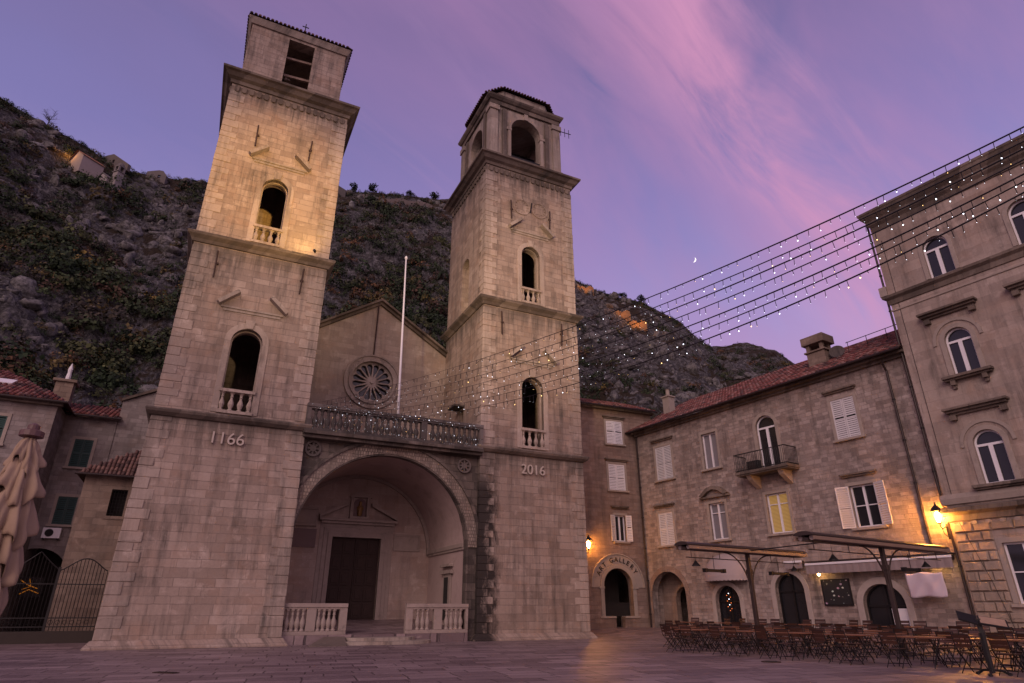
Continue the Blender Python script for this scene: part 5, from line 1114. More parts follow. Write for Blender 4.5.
m = MB(); m.tube([(-5.1, 12.4, 13.0), (-5.1, 12.4, 14.9)], .02, 5); m.tube([(-6.9, 12.4, 14.9), (-5.9, 12.4, 14.35)], .02, 5); m.tube([(-5.5, 12.4, 14.7), (-4.7, 12.4, 14.4)], .02, 5); m.build('aerial', 'iron', r1)
r2 = thing('shuttered_house', 'grey stone house with dark green shutters between the corner house and left bell tower', 'house', OC, AC)
Y2 = 12.0; HW = [rect(-4.28, -3.36, 8.9, 10.5), rect(-4.28, -3.36, 5.72, 7.22), arch(-6.0, -3.0, -.2, 4.45, rise=1.4)]
walls(r2, -7.0, -2.45, Y2, 19, -.5, 11.85, HW, 'grey_wall')
window(r2, -4.28, -3.36, 8.9, 10.5, 'closed', y=Y2, shutter='green', frame='green'); window(r2, -4.28, -3.36, 5.72, 7.22, 'closed', y=Y2, shutter='green', frame='green')
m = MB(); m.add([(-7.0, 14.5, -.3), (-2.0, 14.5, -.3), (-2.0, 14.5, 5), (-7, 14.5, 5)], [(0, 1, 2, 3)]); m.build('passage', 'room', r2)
m = MB(); m.add([(-7.0, Y2 - .4, 11.85), (-2.3, Y2 - .4, 11.85), (-2.3, Y2 + 2.6, 13.2), (-7, Y2 + 2.6, 13.2)], [(0, 1, 2, 3)], (.12, .05, .045)); so4 = math.atan(1.35 / 3.0); tiles(m, (-7.0, Y2 - .45, 11.89), (1, 0, 0), (0, math.cos(so4), math.sin(so4)), 4.7, 3.4, seed=13); m.build('roof', 'tile', r2)
gutter(r2, (-7, Y2 - .47, 11.82), (-2.25, Y2 - .47, 11.82), .07)
m = MB(); m.panel([(-2.44, -.5), (3, -.5), (3, 15.9), (-2.44, 13.05)], [], Y2 + .05, Y2 + 6); m.build('gable_wall', 'grey_wall', r2)
m = MB(); m.panel([(-2.5, 13.05), (3, 15.93), (3, 16.1), (-2.5, 13.22)], [], Y2 - .1, Y2 + 6.2); m.build('gable_coping', 'cornice', r2)
u_ = thing('air_conditioner', 'white wall-mounted air conditioner below the lower green shutter', 'air conditioner', tuple(wC(-4.1, 11.98, 4.95)), AC)
m = MB(); m.box(-.42, .42, -.32, -.02, 0, .55); m.build('casing', 'white', u_, bevel=.02)
m = MB(); m.T = Matrix.Translation((-.1, -.335, .28)) @ Matrix.Rotation(R(90), 4, 'X'); m.lathe([(.2, 0), (.2, .02), (.16, .02), (.16, 0)], 0, 0, 18); m.build('fan_grille', 'iron', u_)
m = MB(); m.box(-.35, -.3, -.34, 0, -.06, 0); m.box(.3, .35, -.34, 0, -.06, 0); m.build('bracket', 'iron', u_)
an = thing('annex', 'low brown stone annex with a tiled lean-to roof tucked against the left bell tower', 'annex', OC, AC)
Y3 = 8.0; walls(an, -2.68, 2.0, Y3, 11.9, -.5, 7.85, [rect(-1.35, -.62, 5.85, 7.2)], 'annex')
m = MB(); m.box(-1.5, 0, 8.45, 8.5, 5.5, 7.5); m.build('interior', 'dark', an)
m = MB(); m.ring([(-.62, 5.85), (-.62, 7.2), (-1.35, 7.2), (-1.35, 5.85), (-.62, 5.85)], [(-.46, 5.69), (-.46, 7.36), (-1.51, 7.36), (-1.51, 5.69), (-.46, 5.69)], Y3 - .05, Y3 + .05); w_ = m.build('window', 'annex', an)
m = MB()
for i in range(6): x = -1.33 + i * .14; m.tube([(x, Y3 - .03, 5.85), (x, Y3 - .03, 7.2)], .014, 4)
for i in range(8): z = 5.95 + i * .17; m.tube([(-1.35, Y3 - .04, z), (-.62, Y3 - .04, z)], .014, 4)
m.build('grille', 'iron', w_)
m = MB(); hp = 9.9; ap = Vector((1.2, 10.6, 10.9)); a, b, c_ = Vector((-3.1, Y3 - .4, 7.85)), Vector((2.0, Y3 - .4, 7.85)), Vector((-3.1, 12, 7.85))
m.add([tuple(a), tuple(b), tuple(ap), tuple(c_)], [(0, 1, 2), (0, 2, 3)], (.1, .06, .05)); U = b - a; foot = Vector((ap.x, a.y, a.z)); S_ = ap - foot; L = S_.length; fx = (ap.x - a.x)
tiles(m, a + Vector((0, -.03, .03)), U, S_, U.length, L, inside=lambda u2, v2: u2 > v2 / L * fx - .05 and u2 < fx + .9, seed=15, pal=TILES_OLD, cw=.2, rl=.34)
m.build('roof', 'tile', an); gutter(an, (-3.1, Y3 - .5, 7.82), (2.0, Y3 - .5, 7.82), .06)

# gate
gt = thing('iron_gate', 'black wrought iron gate with curved tops left of the left bell tower', 'gate', tuple(wC(0, 6.3, 0)), AC)
m = MB(); m.box(-12, -.45, .0, .35, -.2, .50); m.build('base_wall', 'room', gt)
def gtop(x):
    if x > -2.45: return 3.1 + .55 * math.sin(math.pi * (x + 2.45) / 2.0) ** 1.5 if x < -.45 else 3.1
    t = abs((x + 3.35) / .95); return 3.1 + .8 * max(0, 1 - t) ** 1.2 if t < 1 else 3.05 + .25 * abs(math.sin((x + 4.3) * 1.2))
for nm, x0, x1 in (('gate_leaf', -2.42, -.5), ('gate_leaf', -4.4, -2.5), ('gate_leaf', -7.6, -4.5), ('gate_leaf', -11.5, -7.7)):
    m = MB(); n_ = int((x1 - x0) / .14)
    for i in range(n_ + 1): x = x0 + (x1 - x0) * i / n_; m.tube([(x, .17, .5), (x, .17, gtop(x) - .02)], .014, 4, caps=False)
    pts = [(x0 + (x1 - x0) * i / 20, .17, gtop(x0 + (x1 - x0) * i / 20)) for i in range(21)]; m.tube(pts, .028, 6)
    for z in (.68, 1.05, 2.5): m.bar((x0, .17, z), (x1, .17, z), .035, .045)
    for i in range(int((x1 - x0) / .28)):
        xx = x0 + .14 + i * .28; m.tube([(xx + .09 * math.cos(t * .7), .17, .87 + .09 * math.sin(t * .7)) for t in range(9)], .01, 4, True)
    m.build(nm, 'iron', gt)
m = MB()
for x in (-2.46, -4.45, -7.65): m.box(x - .05, x + .05, .11, .23, -.1, 3.25)
m.build('gate_post', 'iron', gt)
ns = thing('neon_sign', 'small orange glowing tube squiggle in the dark passage behind the gate', 'sign', tuple(wC(-4.25, 11.0, 2.45)), AC)
m = MB(); m.tube([(-.45, 0, .35), (-.1, 0, .12), (.35, 0, -.05)], .022, 5); m.tube([(-.35, 0, -.32), (.0, 0, -.1), (.45, 0, -.28)], .022, 5); m.tube([(-.1, 0, .45), (.05, 0, .05), (-.3, 0, -.1)], .018, 5); m.build('tube', 'neon', ns)
m = MB(); m.box(-.5, .5, .03, .06, -.45, .5); m.box(-.04, .04, .03, .08, -2.45, -.45); m.build('board', 'dark', ns)

#@@PART3@@
# ------------------------------------------------------------------ lanterns and lamps
def lantern(loc, rz, label, W_=170.0, sc=1.0, arm=.6, core='lamp_core'):
    t_ = thing('street_lantern', label, 'lantern', loc, rz, 'wall lanterns')
    m = MB(); m.lathe([(.05, -.30), (.09, -.27), (.11, -.25)], 0, 0, 4); m.lathe([(.24, .24), (.26, .27), (.15, .40), (.06, .47), (.03, .55), (.045, .58), (.01, .63)], 0, 0, 4)
    for k in range(4):
        a = math.pi / 2 * (k + .5); m.bar((.115 * math.cos(a), .115 * math.sin(a), -.26), (.235 * math.cos(a), .235 * math.sin(a), .25), .022, .022)
    m.build('lamp_housing', 'iron', t_)
    m = MB(); m.lathe([(.045, -.22), (.075, -.12), (.105, .06), (.09, .17), (.04, .2)], 0, 0, 10); m.build('bulb', M[core], t_, smooth=True)
    m = MB(); m.tube([(0, 0, -.28), (0, .02, -.42), (0, .15, -.5), (0, arm * .6, -.42), (0, arm, -.35)], .022, 6); m.tube([(0, .1, -.5), (0, .2, -.72), (0, arm * .7, -.8), (0, arm, -.75)], .014, 5); m.box(-.05, .05, arm - .02, arm + .04, -.9, -.25); m.build('bracket', 'iron', t_)
    return t_
M['lamp_core'] = emis('lantern_flame', (1, .38, .06), 400); M['lamp_core_bright'] = emis('bright_lantern_flame', (1, .38, .06), 950)
lantern(tuple(wB(18.62, -.62, 5.10)), AB, 'glowing orange wall lantern between the long house and the palace, above the cafe', arm=.6, core='lamp_core_bright')
pA = Vector(P0) + Vector((math.cos(AA), math.sin(AA), 0)) * -4.32 + Vector((math.sin(AA), -math.cos(AA), 0)) * .42
lantern((pA.x, pA.y, 5.22), AA, 'glowing orange wall lantern beside the gallery arch next to the right bell tower', arm=.38)
M['small_core'] = emis('small_bulb', (1, .58, .2), 75)
for s_, d_, z_, lb in ((12.42, -.30, 3.02, 'small glowing wall lamp above the menu board'), (18.0, -.45, 3.12, 'small glowing lamp under the wall awning near the hanging cloth')):
    t_ = thing('wall_lamp', lb, 'lamp', tuple(wB(s_, d_, z_)), AB)
    m = MB(); m.lathe([(.02, -.07), (.055, -.04), (.06, .02), (.03, .06)], 0, 0, 8); m.build('bulb', M['small_core'], t_, smooth=True)
    m = MB(); m.lathe([(.10, .05), (.03, .12), (.02, .16)], 0, 0, 8); m.tube([(0, 0, .14), (0, .2, .17), (0, -d_, .12)], .012, 5); m.build('bracket', 'iron', t_)
def flood(name, loc, aim, W_, ang, label, blend=.6, colr=(1, .66, .32), size=.12):  # lamps added to give the bell towers their warm light
    loc = Vector(loc); aim = Vector(aim); q = (aim - loc).to_track_quat('-Z', 'Y')
    t_ = bpy.data.objects.new(name, None); col.objects.link(t_); t_.location = loc; t_.rotation_euler = q.to_euler(); tag(t_, label, 'floodlight', 'added floodlights for the bell towers'); t_.scale = (.6, .6, .6)
    m = MB(); m.box(-.16, .16, -.11, .11, .03, .16); m.box(-.19, -.165, -.02, .02, -.02, .22); m.box(.165, .19, -.02, .02, -.02, .22); m.build('casing', 'iron', t_)
    m = MB(); m.box(-.13, .13, -.08, .08, .02, .028); m.build('lamp_glass', M['lamp_hot'], t_)
    l = bpy.data.lights.new(name + '_light', 'SPOT'); l.energy = W_; l.spot_size = R(ang); l.spot_blend = blend; l.color = colr; l.shadow_soft_size = size
    o = bpy.data.objects.new('lamp_light', l); col.objects.link(o); o.parent = t_
flood('floodlight', wC(6.7 * K, -1.25 * K, 20.95 * K), wC(4.3 * K, 0, 24.9 * K), 330, 150, 'small added floodlight at the upper cornice corner of the left bell tower', 1.0, (1, .62, .18))
flood('floodlight', (-7, -6, 9), wC(21.4 * K, 0, 22.0 * K), 56000, 26, 'added unseen floodlight behind the viewer aimed at the right bell tower', 1.0, (1, .70, .40), .5)
flood('floodlight', (13, -7, 9), wC(5.0 * K, 0, 23.0 * K), 30000, 26, 'added unseen floodlight behind the viewer aimed at the left bell tower', 1.0, (1, .70, .40), .5)

flood('floodlight', (9, -8, 9.5), wC(3.9 * K, 0, 25.6 * K), 85000, 15, 'added unseen yellow floodlight behind the viewer aimed at the left bell tower window stage', 1.0, (1, .55, .13), .5)

# ------------------------------------------------------------------ cafe: awning frames, wall awnings, menu things
def awning_frame(s0, dc, d0, d1, label, zb=3.5):
    t_ = thing('awning_frame', label, 'awning', tuple(wB(s0, dc, .12)), AB, 'freestanding cafe awning frames')
    z = zb - .12; a, b = d0 - dc, d1 - dc
    m = MB(); m.box(-.07, .07, -.07, .07, 0, z); m.box(-.22, .22, -.22, .22, 0, .03); m.box(-.10, .10, -.10, .10, z - .8, z - .62); m.box(-.09, .09, -.09, .09, 0, .5); m.build('post', 'awn_metal', t_, bevel=.01)
    m = MB(); m.box(-.10, .10, a + .1, b, z - .04, z + .05); m.tube([(0, a + .2, z - .30), (0, b - .2, z - .30)], .018, 5)
    for q in range(5): y = a + .5 + (b - a - 1) * q / 4; m.tube([(0, y, z - .3), (0, y, z)], .014, 5)
    m.build('beam', 'awn_metal', t_)
    n = 10; m = MB(); vs = []
    for y in (a, b):
        for k in range(n + 1): t = math.pi * k / n; vs.append((-.34 * math.cos(t), y, z + .12 + .13 * math.sin(t)))
    fs = [(k, k + 1, n + 2 + k, n + 1 + k) for k in range(n)] + [tuple(range(n + 1)), tuple(range(2 * n + 1, n, -1)), (0, n, 2 * n + 1, n + 1)]
    m.add(vs, fs); m.build('cover_roof', 'awn_metal', t_)
    m = MB()
    for sx in (-1, 1): m.tube([(sx * .2, a + .15, z + .05), (sx * .2, b - .05, z + .05)], .085, 10)
    m.build('rolled_canopy', 'awning_cloth', t_)
    m = MB()
    for sx in (-1, 1): m.box(sx * .34 - .03, sx * .34 + .03, a + .05, b - .05, z - .02, z + .09)
    m.build('front_rail', 'awn_light', t_)
    for sy in (-1, 1):
        m = MB(); m.tube([(0, sy * (1.42 - 1.35 * math.cos(R(q))), z - 1.46 + 1.42 * math.sin(R(q))) for q in range(0, 91, 9)], .028, 6); m.build('brace', 'awn_metal', t_)
    return t_
awning_frame(14.8, -8.9, -12.7, -5.3, 'left retracted freestanding awning on one post over the cafe tables')
awning_frame(19.25, -7.2, -11.9, -2.7, 'right retracted freestanding awning on one post, nearer the palace')
m = MB(); m.tube([tuple(wB(14.8, -9.1, 3.55)), tuple(wB(19.25, -9.4, 3.62))], .022, 5); tag(m.build('tie_rod', 'iron'), 'thin dark rod joining the two freestanding awnings', 'rod')
for s0, d0, k, kinds in ((14.8, -11.0, 'heater', 'below the plaza end of the left freestanding awning'), (14.8, -7.0, 'heater', 'below the wall end of the left freestanding awning'), (19.25, -5.4, 'heater', 'below the wall end of the right freestanding awning')):
    t_ = thing('infrared_heater', 'dark bar heater hanging on a rod ' + kinds, 'heater', tuple(wB(s0, d0, 2.72)), AB, 'bar heaters under the awnings')
    m = MB(); m.box(-.06, .06, -.55, .55, 0, .10); m.box(-.08, .08, -.58, -.45, -.02, .12); m.box(-.08, .08, .45, .58, -.02, .12); m.build('casing', 'iron', t_); m = MB(); m.tube([(0, 0, .1), (0, 0, .6)], .012, 5); m.build('rod', 'iron', t_)
for s0, d0, kinds in ((14.8, -12.0, 'plaza end of the left awning'), (14.8, -5.9, 'wall end of the left awning'), (19.25, -10.4, 'plaza end of the right awning'), (19.25, -4.2, 'wall end of the right awning')):
    t_ = thing('pendant_lamp', 'small dark unlit cone lamp hanging at the ' + kinds, 'lamp', tuple(wB(s0, d0, 2.9)), AB, 'unlit cone lamps under the awnings')
    m = MB(); m.lathe([(.16, 0), (.15, .03), (.06, .14), (.03, .2)], 0, 0, 12); m.build('lamp_shade', 'iron', t_); m = MB(); m.tube([(0, 0, .18), (0, 0, .45)], .008, 4); m.build('cord', 'iron', t_)
t_ = thing('wall_awning', 'long folded wall awning with a pale front bar above the menu board', 'awning', tuple(wB(11.95, 0, 0)), AB)
m = MB(); m.box(0, 6.75, -.62, -.54, 3.44, 3.54); m.build('front_rail', 'white', t_, bevel=.01)
m = MB(); n = 60; vs = [(6.73 * i / n + .01, -.58 + .012 * math.sin(i * 1.9), z) for z in (3.44, 3.25, 3.04 ) for i in range(n + 1)]; m.add(vs, [(j * (n + 1) + i, j * (n + 1) + i + 1, (j + 1) * (n + 1) + i + 1, (j + 1) * (n + 1) + i) for j in range(2) for i in range(n)]); m.build('valance', 'awning_cloth', t_)
m = MB(); m.box(0, 6.75, -.56, -.02, 3.58, 3.63); m.tube([(.05, -.3, 3.45), (6.7, -.3, 3.45)], .10, 8); m.build('cassette', 'awn_metal', t_)
t_ = thing('wall_awning', 'short folded wall awning above the third arched doorway, left of the longer one', 'awning', tuple(wB(9.4, 0, 0)), AB)
m = MB(); m.box(1.3, 2.3, -.5, -.42, 3.62, 3.72); m.build('front_rail', 'white', t_); m = MB(); m.box(1.3, 2.3, -.46, -.42, 3.34, 3.62); m.build('valance', 'awning_cloth', t_); m = MB(); m.tube([(1.35, -.2, 3.62), (2.25, -.2, 3.62)], .1, 8); m.box(1.4, 1.5, -.2, 0, 3.55, 3.7); m.build('cassette', 'awn_metal', t_)
t_ = thing('dome_awning', 'pale dome-shaped fabric awning with scalloped edge over the second doorway', 'awning', tuple(wB(6.62, 0, 0)), AB)
m = MB(); nt, na_ = 20, 8; vs = []
for j in range(na_ + 1):
    a = math.pi / 2 * j / na_
    for i in range(nt + 1):
        t = math.pi * i / nt; rad = math.sin(t) * (1 + .02 * math.cos(j * math.pi)); vs.append((1.42 * math.cos(t), -.02 - .95 * rad * math.sin(a), 3.16 + 1.22 * rad * math.cos(a)))
m.add(vs, [(j * (nt + 1) + i, j * (nt + 1) + i + 1, (j + 1) * (nt + 1) + i + 1, (j + 1) * (nt + 1) + i) for j in range(na_) for i in range(nt)]); m.build('canopy', 'dull_cloth', t_, smooth=True)
m = MB(); N_ = 72; ed = [(1.42 * math.cos(math.pi * i / N_), -.03 - .95 * math.sin(math.pi * i / N_)) for i in range(N_ + 1)]
m.add([(x, y, 3.16) for x, y in ed] + [(x, y - .01, 2.93 - .05 * abs(math.sin(i * math.pi / 4))) for i, (x, y) in enumerate(ed)], [(i, i + 1, N_ + 2 + i, N_ + 1 + i) for i in range(N_)]); m.build('valance', 'dull_cloth', t_)
m = MB(); n = 24; m.add([(16.7 - 17.45 + 1.5 * i / n, -.62 - .07 * math.sin(i * .55 + j * .5) * (j / 12) - .04 * math.exp(-((i / n - .45 - .03 * j) * 6) ** 2), 2.87 - .97 * j / 12 - .03 * math.sin(i * .4)) for j in range(13) for i in range(n + 1)], [(j * (n + 1) + i, j * (n + 1) + i + 1, (j + 1) * (n + 1) + i + 1, (j + 1) * (n + 1) + i) for j in range(12) for i in range(n)])
o = m.build('hanging_cloth', 'white_cloth', smooth=True); o.location = wB(17.45, 0, 0); o.rotation_euler = (0, 0, AB); md_ = o.modifiers.new('thickness', 'SOLIDIFY'); md_.thickness = .012; tag(o, 'white creased cloth hanging from the wall awning right of the last doorway', 'cloth')
t_ = thing('menu_board', 'black menu board covered with small food pictures on the cafe wall', 'menu board', tuple(wB(12.35, -.05, 1.6)), AB)
m = MB(); m.box(0, 1.4, -.04, 0, 0, 1.16); m.build('board', 'menu', t_); m = MB(); m.ring([(1.37, .03), (1.37, 1.13), (.03, 1.13), (.03, .03), (1.37, .03)], [(1.43, -.03), (1.43, 1.19), (-.03, 1.19), (-.03, -.03), (1.43, -.03)], -.06, .0); m.build('frame', 'iron', t_)
# menu lectern in the foreground
t_ = thing('menu_stand', 'black menu lectern with two sloping boards standing at the edge of the square', 'menu stand', (11.28, 16.35, 0), R(-32))
m = MB(); m.box(-.05, .05, -.04, .04, .05, 1.22); m.tube([(0, 0, .9), (0, 0, .3), (0, 0, .05)], .06, 8); m.build('post', 'iron', t_)
m = MB()
for a in (20, 140, 260): m.tube([(0, 0, .12), (.22 * math.cos(R(a)), .22 * math.sin(R(a)), .10), (.36 * math.cos(R(a)), .36 * math.sin(R(a)), .02)], .03, 6); m.lathe([(.03, 0), (.05, .01), (.05, .04), (.02, .06)], .36 * math.cos(R(a)), .36 * math.sin(R(a)), 8)
m.build('foot', 'iron', t_)
m = MB(); m.add([(-.40, -.16, 1.22), (-.02, -.16, 1.10), (-.02, .14, 1.28), (-.40, .14, 1.40), (-.40, -.15, 1.185), (-.02, -.15, 1.065), (-.02, .15, 1.245), (-.40, .15, 1.365)], [(0, 1, 2, 3), (4, 7, 6, 5), (0, 4, 5, 1), (1, 5, 6, 2), (2, 6, 7, 3), (3, 7, 4, 0)]); m.build('board', 'iron', t_)
m = MB(); m.add([(.0, -.16, 1.12), (.56, -.16, 1.02), (.56, .12, 1.19), (.0, .12, 1.29), (.0, -.15, 1.085), (.56, -.15, .985), (.56, .13, 1.155), (.0, .13, 1.255)], [(0, 1, 2, 3), (4, 7, 6, 5), (0, 4, 5, 1), (1, 5, 6, 2), (2, 6, 7, 3), (3, 7, 4, 0)]); bd_ = m.build('board', 'iron', t_)
m = MB(); m.add([(.03, -.14, 1.132), (.53, -.14, 1.043), (.53, .10, 1.19), (.03, .10, 1.279)], [(0, 1, 2, 3)]); m.build('menu_sheet', 'paper', bd_)

# tables and folding chairs
def make_table():
    t_ = thing('cafe_table', 'wooden-topped cafe table with curly black iron legs in the square', 'table', (0, 0, 0), 0, 'wooden cafe tables in rows')
    m = MB()
    for i in range(6): x = -.60 + i * .2; m.box(x + .006, x + .194, -.35, .35, .715, .742)
    m.build('tabletop', 'table_top', t_)
    for sx in (-1, 1):
        m = MB(); x = sx * .46
        for sy in (-1, 1): m.tube([(x, sy * .30, 0), (x, sy * .24, .12), (x, sy * .02, .40), (x, -sy * .16, .60), (x, -sy * .28, .71)], .013, 5)
        m.tube([(x, .10 * math.cos(t * .6), .38 + .10 * math.sin(t * .6)) for t in range(10)], .009, 4, True); m.bar((x, -.3, .705), (x, .3, .705), .025, .015); m.build('leg', 'iron', t_)
    m = MB(); m.tube([(-.46, 0, .38), (0, .0, .30), (.46, 0, .38)], .010, 5); m.bar((-.5, 0, .708), (.5, 0, .708), .03, .012); m.build('stretcher', 'iron', t_)
    return t_
def make_chair():
    t_ = thing('folding_chair', 'folding cafe chair with orange wooden slats and black iron frame', 'chair', (0, 0, 0), 0, 'folding chairs around the cafe tables')
    m = MB()
    for i in range(6): y = -.19 + i * .066; m.box(-.19, .19, y, y + .055, .445, .46)
    m.build('seat', 'wood_orange', t_)
    m = MB()
    for z in (.57, .67, .77): m.add([(-.19, .215 + (z - .5) * .18, z), (.19, .215 + (z - .5) * .18, z), (.19, .23 + (z - .5) * .18, z), (-.19, .23 + (z - .5) * .18, z), (-.19, .23 + (z - .42) * .18, z + .075), (.19, .23 + (z - .42) * .18, z + .075), (.19, .245 + (z - .42) * .18, z + .075), (-.19, .245 + (z - .42) * .18, z + .075)], [(0, 1, 5, 4), (3, 7, 6, 2), (4, 5, 6, 7), (0, 3, 2, 1), (0, 4, 7, 3), (1, 2, 6, 5)])
    m.build('backrest', 'wood_orange', t_)
    for sx in (-1, 1):
        m = MB(); x = sx * .205; m.tube([(x, -.22, 0), (x, .0, .24), (x, .20, .46), (x, .30, .86)], .011, 5); m.tube([(x * .92, .26, 0), (x * .92, 0, .24), (x * .92, -.19, .44)], .011, 5); m.build('leg', 'iron', t_)
    m = MB(); m.tube([(-.2, -.19, .44), (.2, -.19, .44)], .009, 5); m.tube([(-.2, .2, .44), (.2, .2, .44)], .009, 5); m.tube([(-.2, -.14, .09), (.2, -.14, .09)], .008, 4); m.tube([(-.19, .17, .1), (.19, .17, .1)], .008, 4); m.tube([(-.2, .30, .85), (.2, .30, .85)], .009, 5); m.build('stretcher', 'iron', t_)
    return t_
tb0 = make_table(); ch0 = make_chair(); ut = uc = False
rows = [(-11.8, 13.7), (-9.9, 11.6), (-8.0, 10.2), (-6.1, 8.3)]
rc = random.Random(11)
for ri, (d_, s0) in enumerate(rows):
    s_ = s0 + .45
    while s_ < 28:
        if (abs(s_ - 14.8) < .8 and abs(d_ + 8.9) < .55) or (abs(s_ - 19.25) < .8 and abs(d_ + 7.2) < .55): s_ += .5; continue
        p = wB(s_, d_); ang_ = AB + rc.uniform(-.06, .06); z_ = gz(p.x, p.y) + .005
        if not ut: tb0.location = (p.x, p.y, z_); tb0.rotation_euler = (0, 0, ang_); ut = True
        else: dup(tb0, (p.x, p.y, z_), ang_)
        for (a, b, r2) in ((-.33, .66, 0), (.33, .66, 0), (-.33, -.66, math.pi), (.33, -.66, math.pi)):
            if rc.random() < .14: continue
            q = wB(s_ + a + rc.uniform(-.05, .05), d_ + b + rc.uniform(-.06, .1) * (1 if b > 0 else -1)); rr_ = AB + r2 + rc.uniform(-.28, .28); z2 = gz(q.x, q.y) + .005
            if not uc: ch0.location = (q.x, q.y, z2); ch0.rotation_euler = (0, 0, rr_); uc = True
            else: dup(ch0, (q.x, q.y, z2), rr_)
        s_ += 1.95 + rc.uniform(-.08, .12)
for (x_, y_), w_, lb in (((7.6, 20.3), .55, 'round dark drain cover in the paving in front of the cafe tables'), ((-8.4, 16.9), .30, 'small dark drain slot in the paving in front of the left bell tower')):
    z_ = gz(x_, y_) + .016; t_ = thing('drain_cover', lb, 'drain cover', (x_, y_, z_), R(-18)); m = MB()
    if w_ > .5: m.lathe([(w_ * .5, -.02), (w_ * .5, .006)], 0, 0, 28)
    else: m.box(-.32, .32, -.1, .1, -.02, .006)
    m.build('frame', 'rust', t_); m = MB()
    for k in range(6): q_ = -.15 + k * .06; m.box(-.16 if w_ > .5 else -.28 + k * .1, .16 if w_ > .5 else -.24 + k * .1, q_ if w_ > .5 else -.08, q_ + .025 if w_ > .5 else .08, .006, .014)
    m.build('grating', 'iron', t_)
# ------------------------------------------------------------------ folded parasol and plant at the left edge
t_ = thing('folded_parasol', 'large beige parasol tied shut at the left edge of the square', 'parasol', (-4.63, 5.80, 0), 0)
tiers = [(2.93, 2.62, .05, .17), (2.74, 2.34, .09, .23), (2.48, 2.02, .12, .27), (2.18, 1.72, .13, .26), (1.90, 1.42, .11, .22), (1.62, 1.12, .08, .15)]
tiers = [(a_, b_, c_ * .80, d_ * .80) for a_, b_, c_, d_ in tiers]
fold = MB(); nn = 128; rp = random.Random(2)
for k, (za, zb, ra_, rb_) in enumerate(tiers):
    ph = rp.uniform(0, 6); ph2 = rp.uniform(0, 6); o_ = len(fold.v); J = 14; vs = []
    for j in range(J + 1):
        u_ = j / J
        for i in range(nn):
            t = 2 * math.pi * i / nn; amp = .05 + .26 * u_
            rp_ = (ra_ + (rb_ - ra_) * (u_ ** .75)) * (1 + amp * (1.3 - 2.4 * abs(math.sin(4 * t + ph * .5 + .7 * math.sin(t * 2)))) * .75 + .10 * u_ * math.sin(5 * t + ph2) + .10 * u_ * math.sin(t + ph) + .10 * u_ * math.sin(17 * t + ph2 + 3 * u_)) + .022 * noise.noise(Vector((math.cos(t) * 4, math.sin(t) * 4, za * 9 + u_ * 3)))
            if u_ > .85: rp_ *= 1 - .10 * (u_ - .85) / .15
            sag = .09 * u_ * math.sin(3 * t + ph) + .04 * u_ * math.sin(8 * t + ph + .6)
            vs.append((rp_ * math.cos(t), rp_ * math.sin(t), za + (zb - za) * u_ + sag))
    fold.add(vs, [(j * nn + i, j * nn + (i + 1) % nn, (j + 1) * nn + (i + 1) % nn, (j + 1) * nn + i) for j in range(J) for i in range(nn)])
o = fold.build('canopy', 'canvas', t_, smooth=True); sm_ = o.modifiers.new('thickness', 'SOLIDIFY'); sm_.thickness = .006
m = MB(); m.tube([(0, 0, 0), (0, 0, 2.98)], .032, 10); m.build('pole', 'awn_metal', t_, smooth=True)
m = MB(); m.lathe([(.03, 2.93), (.10, 2.95), (.10, 3.0), (.05, 3.02), (.05, 3.06), (.02, 3.08)], 0, 0, 14); m.build('finial', 'redstone', t_)
m = MB(); m.box(-.32, .32, -.32, .32, 0, .09); m.lathe([(.06, .09), (.06, .4)], 0, 0, 10); m.build('base', 'iron', t_, bevel=.02)
t_ = thing('potted_olive', 'leafy potted shrub with thin bare twigs beside the folded parasol', 'potted plant', (-4.75, 4.9, 0), 0)
m = MB(); m.lathe([(.18, 0), (.24, .1), (.28, .5), (.30, .52), (.30, .56), (.26, .56), (.25, .50)], 0, 0, 16); m.build('pot', 'rubble2', t_, smooth=False)
st_ = MB(); lf = MB(); rp = random.Random(4)
for k in range(12):
    a = rp.uniform(0, 6.28); e = Vector((math.cos(a) * rp.uniform(.1, .42), math.sin(a) * rp.uniform(.1, .42), rp.uniform(1.05, 1.62))); mdp = Vector((e.x * .4, e.y * .4, e.z * .6)); st_.tube([(0, 0, .5), tuple(mdp), tuple(e)], [.012, .007, .003], 4)
    for q in range(16):
        p = mdp.lerp(e, rp.uniform(0, 1)); v = Vector((rp.gauss(0, 1), rp.gauss(0, 1), rp.gauss(0, 1))).normalized(); w = v.orthogonal().normalized() * .012; e2 = p + v * .06; c_ = (.03, .05, .02)
        lf.add([tuple(p), tuple((p + e2) / 2 + w), tuple(e2), tuple((p + e2) / 2 - w)], [(0, 1, 2, 3)], tuple(x * rp.uniform(.7, 1.4) for x in c_))
st_.build('stems', 'bark', t_); lf.build('foliage', 'leaf', t_)

